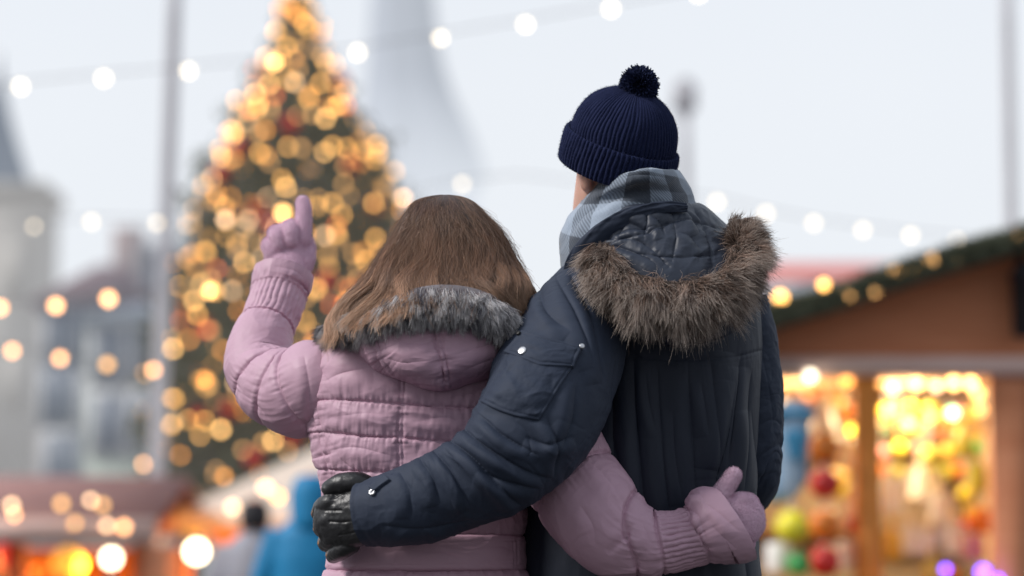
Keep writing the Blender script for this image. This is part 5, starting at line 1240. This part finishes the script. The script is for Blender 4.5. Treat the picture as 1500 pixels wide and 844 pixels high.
for k, (px, py, c) in enumerate([(1160, 580, 'cream'), (1225, 590, 'gold'), (1240, 605, 'orange'), (1140, 600, 'gold'), (1190, 575, 'orange'), (1228, 700, 'gold'), (1236, 720, 'yellow'), (1415, 725, 'yellow'), (1426, 752, 'gold'), (1395, 842, 'orange'), (1418, 770, 'red')]):
    bauble(c, px, py, [11, 12, 14][k % 3], 11.7, ['cream bauble hanging just under the beam by the navy sleeve', 'gold bauble left of the orange-lit post at its top', 'orange bauble touching the top of the orange-lit post', 'gold bauble nearest the navy sleeve', 'orange bauble under the brightest bulb', 'gold bauble beside the upper red bauble', 'yellow bauble beside the red and orange column', 'yellow bauble by the side post above the candles', 'gold bauble over the orange candle', 'orange bauble at the very bottom of the opening', 'red bauble beside the white angel'][k])
# felt stocking
sk = remesh([capsule([(1162, 610, 10.8, 26, .5), (1162, 650, 10.8, 24, .5), (1160, 690, 10.8, 23, .5)], 20, 20), capsule([(1160, 695, 10.8, 24, .5), (1148, 715, 10.8, 22, .5), (1132, 722, 10.8, 17, .5)], 20, 20)], .008, 3, 'stocking'); sk.materials.append(C_['paleblue'])
sko = place('felt_stocking', sk, (0, 0, 0), 'pale blue felt stocking with a darker heart hanging in the stall', 'stocking')
sub('heart', remesh([capsule([(1160, 640, 10.70, 12, .4), (1166, 668, 10.70, 10, .4)], 14, 16), capsule([(1172, 640, 10.70, 12, .4), (1166, 668, 10.70, 10, .4)], 14, 16)], .006, 2), sko); sko.children[0].data.materials.append(C_['blue'])
ck = remesh([capsule([(1136, 606, 10.78, 9, 1), (1188, 606, 10.78, 9, 1)], 20, 16)], .006, 2); ck.materials.append(C_['blue']); sub('cuff', ck, sko)

# lower left stalls
def small_stall(label, pxl, pxr, pyr, pye, Y, glowc, roofm, goods):
    ox, = [float(P((pxl + pxr) / 2, 800, Y)[0])]
    o = empty('market_stall', (ox, Y, 0)); tagit(o, label, 'market stall')
    a, b_ = P(pxl, 800, Y)[0] - ox, P(pxr, 800, Y)[0] - ox; ze, zr = P(600, pye, Y)[2], P(600, pyr, Y)[2]; D = 2.4
    V = [(a - .15, -.35, ze), (b_ + .15, -.35, ze), (b_ + .15, D / 2, zr), (a - .15, D / 2, zr), (b_ + .15, D + .3, ze), (a - .15, D + .3, ze)]
    V += [(x, y, z + .06) for x, y, z in V]
    sub('roof', mk_mesh('roof', V, [(0, 3, 2, 1), (3, 5, 4, 2), (6, 7, 8, 9), (9, 8, 10, 11), (0, 1, 7, 6), (1, 2, 8, 7), (2, 4, 10, 8), (4, 5, 11, 10), (5, 3, 9, 11), (3, 0, 6, 9)], None, roofm, smooth=False), o)
    sub('fascia', boxes('fascia', [(a - .16, b_ + .16, -.40, -.353, ze - .10, ze + .06)], M['beam']), o)
    for x in (a, (a + b_) / 2, b_): sub('post', boxes('post', [(x - .05, x + .05, 0, .1, 0, ze - .003)], M['wood']), o)
    sub('back_wall', boxes('back_wall', [(a, b_, D - .06, D, 0, ze - .1)], M['woodlit']), o)
    sub('counter', boxes('counter', [(a, b_, -.3, -.02, .9, .95), (a + .01, b_ - .01, -.1, -.02, 0, .897)], M['wood']), o)
    sub('side_wall', boxes('side_wall', [(a - .04, a - .003, .103, D - .063, 0, ze - .1)], M['wood']), o); sub('side_wall', boxes('side_wall', [(b_ + .003, b_ + .04, .103, D - .063, 0, ze - .1)], M['wood']), o)
    for x in (a * .5, b_ * .5):
        ld = bpy.data.lights.new('stall lamp', 'POINT'); ld.energy = 45; ld.color = glowc; ld.shadow_soft_size = .1
        lo = bpy.data.objects.new('stall_lamp', ld); COL.objects.link(lo); lo.location = (ox + x, Y + .6, ze - .25)
    return o
M['awncream'] = mat_noise('cream canvas awning', (.66, .56, .48), (.74, .64, .55), 3, .8)
small_stall('low market stall with a weathered reddish roof and orange glow inside', -160, 205, 700, 775, 16, (1, .45, .12), M['awnred'], 0)
TYY = 18.0; tx = float(P(575, 800, TYY)[0]); tent = empty('market_tent', (tx, TYY, 0)); tagit(tent, 'market tent with a peaked cream canvas roof half hidden behind the lilac jacket', 'market tent')
ze = float(P(500, 752, TYY)[2]); zr = float(P(500, 585, TYY)[2]); hwid = float(tx - P(262, 800, TYY)[0])
G = []
for t in np.linspace(0, 1, 12):
    hw = hwid * (1 - t) ** 1.08 + .02; z = ze + (zr - ze) * t
    G.append([(-hw, -hw * .7 + .9, z), (hw, -hw * .7 + .9, z), (hw, hw * .7 + .9, z), (-hw, hw * .7 + .9, z)])
me = grid_mesh('canopy', np.array(G), M['awncream'], cap0=False); me.polygons.foreach_set('use_smooth', np.zeros(len(me.polygons), bool)); sub('canopy', me, tent)
v_ = hwid; yf, yb = -v_ * .7 + .9, v_ * .7 + .9
sub('valance', boxes('valance', [(-v_, v_, yf - .02, yf - .003, ze - .14, ze)], M['awncream']), tent)
for sx in (-1, 1):
    for yy in (yf + .05, yb - .1): sub('pole', boxes('pole', [(sx * (v_ - .05) - .02, sx * (v_ - .05) + .02, yy, yy + .04, 0, ze + .02)], M['dark']), tent)
sub('back_cloth', boxes('back_cloth', [(-v_, v_, yb - .03, yb, 0, ze - .003)], M['woodlit']), tent)
sub('counter', boxes('counter', [(-v_ + .1, v_ - .1, yf + .1, yf + .6, .88, .94), (-v_ + .12, v_ - .12, yf + .12, yf + .18, 0, .877)], M['wood']), tent)
for x in (-1.25, -.4, .8):
    ld = bpy.data.lights.new('stall lamp', 'POINT'); ld.energy = 45; ld.color = (1, .50, .18); ld.shadow_soft_size = .1
    lo = bpy.data.objects.new('stall_lamp', ld); COL.objects.link(lo); lo.location = (tx + x, TYY + yf + .8, ze - .05)
for px, py, Y, c, rpx, lb in [(12, 812, 16.5, 'red', 20, 'red lantern at the left end of the low stall'), (100, 826, 16.6, 'gold', 24, 'golden lantern under the low stall roof'), (60, 838, 16.6, 'orange', 14, 'small orange lantern between the red and golden ones'), (405, 770, 18.4, 'red', 22, 'red lantern behind the blue coat'),
                             (330, 775, 18.4, 'orange', 22, 'orange lantern beside the dark haired visitor'), (285, 770, 18.4, 'gold', 18, 'golden lantern above the bright lamp'), (425, 745, 18.3, 'orange', 18, 'orange lantern over the red one')]:
    r = rpx * Y / FPX
    me = lathe('paper_lantern', [(r * .3, -r * .95), (r * .7, -r * .7), (r, -r * .1), (r * .95, r * .3), (r * .6, r * .8), (r * .25, r)], gm('lit ' + c + ' paper', tuple(C_[c].node_tree.nodes['Mix'].inputs[7].default_value)[:3], .6, .75), 16)
    o = place('paper_lantern', me, tuple(P(px, py, Y)), lb, 'lantern'); sub('top_ring', lathe('top_ring', [(r * .26, r * 1.003), (r * .26, r * 1.1), (.003, r * 1.12), (.003, r * 1.5)], M['dark'], 12), o)
light_string([(-30, 748, 15.6, 'peach', .9), (17, 740, 15.6, 'pale', .9), (21, 754, 15.6, 'peach', .8), (90, 738, 15.6, 'dim', 1.1), (110, 766, 15.6, 'dim', .9), (133, 733, 15.6, 'pale', .8), (150, 740, 15.6, 'dim', 1), (157, 770, 15.6, 'pale', .8), (182, 772, 15.6, 'peach', 1.0)], 'cluster of peach bulbs along the low reddish stall roof')
light_string([(210, 680, 17, 'peach', .8), (328, 698, 17.4, 'amber', .9), (300, 735, 17.4, None), (341, 743, 17.4, 'pale', 1.1), (388, 714, 17.4, 'pale', 1.0), (392, 716, 17.5, 'hot', .9), (408, 728, 17.4, 'gold', 1.1), (444, 738, 17.4, 'pale', 1), (480, 742, 17.4, 'peach')], 'string of warm bulbs along the cream canvas stall roof')
for px, py, Y, s, lb in ((163, 818, 13.5, 2.0, 'round white lamp on a post in front of the reddish stall'), (288, 808, 12.5, 2.3, 'largest and brightest white lamp, standing beside the grey mast')):
    c = P(px, py, Y); o = empty('globe_lamp', (float(c[0]), Y, 0)); tagit(o, lb, 'lamp')
    g_ = sub('globe', BM['lamp'], o, (0, 0, float(c[2]))); g_.scale = (s,) * 3
    sub('post', lathe('post', [(.09, 0), (.09, .04), (.03, .08), (.022, .6), (.022, c[2] - GB * s - .002)], M['dark'], 12), o)

# visitors among the stalls
def visitor(px, Y, top, label, jc, hc_, hood=False, yaw=0.0):
    c = P(px, top, Y); H = float(c[2]); x = float(c[0]); k = H / 1.75
    o = empty('person', (x, Y, 0)); tagit(o, label, 'person')
    hp, fr_, W = head_parts(np.array([x, Y, H - .125 * k]), yaw, 0, s=k)
    def rt(p): return rawtube([(x + a * k, Y + b_ * k, z * k, r * k) for a, b_, z, r in p])
    arms = [rt([(s * .19, 0, 1.42, .05), (s * .25, .0, 1.15, .045), (s * .24, .05, .92, .038), (s * .22, .12, .80, .03), (s * .21, .14, .74, .02)]) for s in (-1, 1)]
    me = remesh(hp + [rt([(0, 0, 1.60, .05), (0, 0, 1.45, .06)]), rt([(0, 0, 1.46, .08), (0, 0, 1.35, .12), (0, 0, 1.1, .11), (0, 0, .9, .12)])] + arms + legs(x, Y, .09 * k, .9 * k), .012, 3, 'body'); me.materials.append(M['skin']); child('body', me, o)
    jm = mat_cloth('visitor jacket', jc, rough=.6, wr=14, wstr=.6, wdist=.01)
    sl = [rt([(s * .17, 0, 1.44, .075), (s * .26, .0, 1.15, .07), (s * .25, .05, .92, .06), (s * .23, .11, .82, .055)]) for s in (-1, 1)]
    a = np.linspace(0, 2 * math.pi, 48, endpoint=False)
    T = np.array([[(x + hw * k * np.cos(t), Y + hd_ * k * np.sin(t), z * k) for t in a] for z, hw, hd_ in [(.72, .235, .17), (.9, .225, .165), (1.1, .215, .155), (1.3, .22, .15), (1.42, .20, .13), (1.49, .13, .10), (1.53, .08, .08)]])
    me = remesh([T] + sl, .014, 4, 'jacket'); me.materials.append(jm); jo = child('jacket', me, o)
    if hood:
        me = remesh([rt([(0, -.05, 1.44, .10), (0, -.03, 1.55, .115), (0, -.015, 1.66, .115), (0, -.01, 1.73, .08)])], .012, 4, 'hood'); me.materials.append(jm); child('hood', me, o)
    else:
        me = remesh([rt([(0, -.04, 1.54, .085), (0, -.025, 1.63, .10), (0, -.01, 1.71, .085)])], .012, 3, 'hair'); me.materials.append(mat_noise('visitor hair', hc_, [q_ * 1.5 for q_ in hc_], 30, .6)); child('hair', me, o)
    me = remesh(fatlegs(x, Y, .09 * k, .9 * k, 1.1 * k), .012, 3, 'trousers'); me.materials.append(M['denim']); child('trousers', me, o)
    for s in (-1, 1): child('boot', boot(x + s * .1, Y), o)
visitor(458, 11, 692, 'passer-by in a bright blue hooded jacket behind the raised arm', (.005, .20, .42), (.02, .02, .03), True)
visitor(374, 13, 728, 'dark haired passer-by in a pale grey jacket between the mast and the blue jacket', (.32, .32, .38), (.015, .014, .018))

# =================================================================== light
w = bpy.data.worlds.new('World'); scene.world = w; w.use_nodes = True
nt = w.node_tree; bg = nt.nodes['Background']; L = nt.links
sky = nt.nodes.new('ShaderNodeTexSky'); sky.sky_type = 'NISHITA'; sky.sun_disc = False
SE, SR = math.radians(38), math.radians(-60)
sky.sun_elevation = SE; sky.sun_rotation = SR; sky.dust_density = 2.0; sky.air_density = 1.0
# overcast: the sky texture is mostly covered by an even sheet of cloud
tc = nt.nodes.new('ShaderNodeTexCoord'); sp = nt.nodes.new('ShaderNodeSeparateXYZ'); L.new(tc.outputs['Generated'], sp.inputs[0])
rp = nt.nodes.new('ShaderNodeValToRGB'); L.new(sp.outputs[2], rp.inputs[0])
e = rp.color_ramp.elements; e[0].position = 0.0; e[0].color = (8.9, 9.25, 9.65, 1); e[1].position = .5; e[1].color = (7.9, 8.65, 9.7, 1)
k = rp.color_ramp.elements.new(.2); k.color = (8.95, 9.3, 9.8, 1)
nz = nt.nodes.new('ShaderNodeTexNoise'); nz.inputs['Scale'].default_value = 3.0; nz.inputs['Detail'].default_value = 4; L.new(tc.outputs['Generated'], nz.inputs['Vector'])
mr = nt.nodes.new('ShaderNodeMapRange'); mr.inputs[3].default_value = .97; mr.inputs[4].default_value = 1.03; L.new(nz.outputs[0], mr.inputs[0])
mul = nt.nodes.new('ShaderNodeVectorMath'); mul.operation = 'SCALE'; L.new(rp.outputs[0], mul.inputs[0]); L.new(mr.outputs[0], mul.inputs['Scale'])
# sky dimmed behind the camera, added so that surfaces facing it turn darker
sm = nt.nodes.new('ShaderNodeMapRange'); sm.interpolation_type = 'SMOOTHSTEP'; sm.inputs[1].default_value = -.75; sm.inputs[2].default_value = .25; sm.inputs[3].default_value = .64; sm.inputs[4].default_value = 1.0
L.new(sp.outputs[1], sm.inputs[0]); mm_ = nt.nodes.new('ShaderNodeMath'); mm_.operation = 'MULTIPLY'; L.new(mr.outputs[0], mm_.inputs[0]); L.new(sm.outputs[0], mm_.inputs[1]); L.new(mm_.outputs[0], mul.inputs['Scale'])
mx = nt.nodes.new('ShaderNodeMix'); mx.data_type = 'RGBA'; mx.inputs[0].default_value = .93
L.new(sky.outputs[0], mx.inputs[6]); L.new(mul.outputs[0], mx.inputs[7]); L.new(mx.outputs[2], bg.inputs[0]); bg.inputs[1].default_value = 0.1
sd = bpy.data.lights.new('sun', 'SUN'); sd.energy = 3.0; sd.angle = math.radians(15); sd.color = (1, .96, .92)
so = bpy.data.objects.new('sun', sd); COL.objects.link(so)
dirv = Vector((-.72, -.22, .66)).normalized()   # towards the light
so.rotation_euler = dirv.to_track_quat('Z', 'Y').to_euler()
sky.sun_elevation = math.asin(dirv.z); sky.sun_rotation = math.atan2(dirv.x, dirv.y)

scene.view_settings.view_transform = 'Standard'; scene.view_settings.look = 'None'; scene.view_settings.exposure = 0; scene.view_settings.gamma = 1
cy = scene.cycles
cy.use_adaptive_sampling = False; cy.use_denoising = True
try: cy.denoiser = 'OPENIMAGEDENOISE'; cy.denoising_input_passes = 'RGB_ALBEDO_NORMAL'; cy.denoising_prefilter = 'ACCURATE'
except Exception: pass
cy.max_bounces = 5; cy.diffuse_bounces = 3; cy.glossy_bounces = 2; cy.transmission_bounces = 4; cy.transparent_max_bounces = 8
cy.sample_clamp_indirect = 3.0; cy.sample_clamp_direct = 0; cy.caustics_reflective = False; cy.caustics_refractive = False
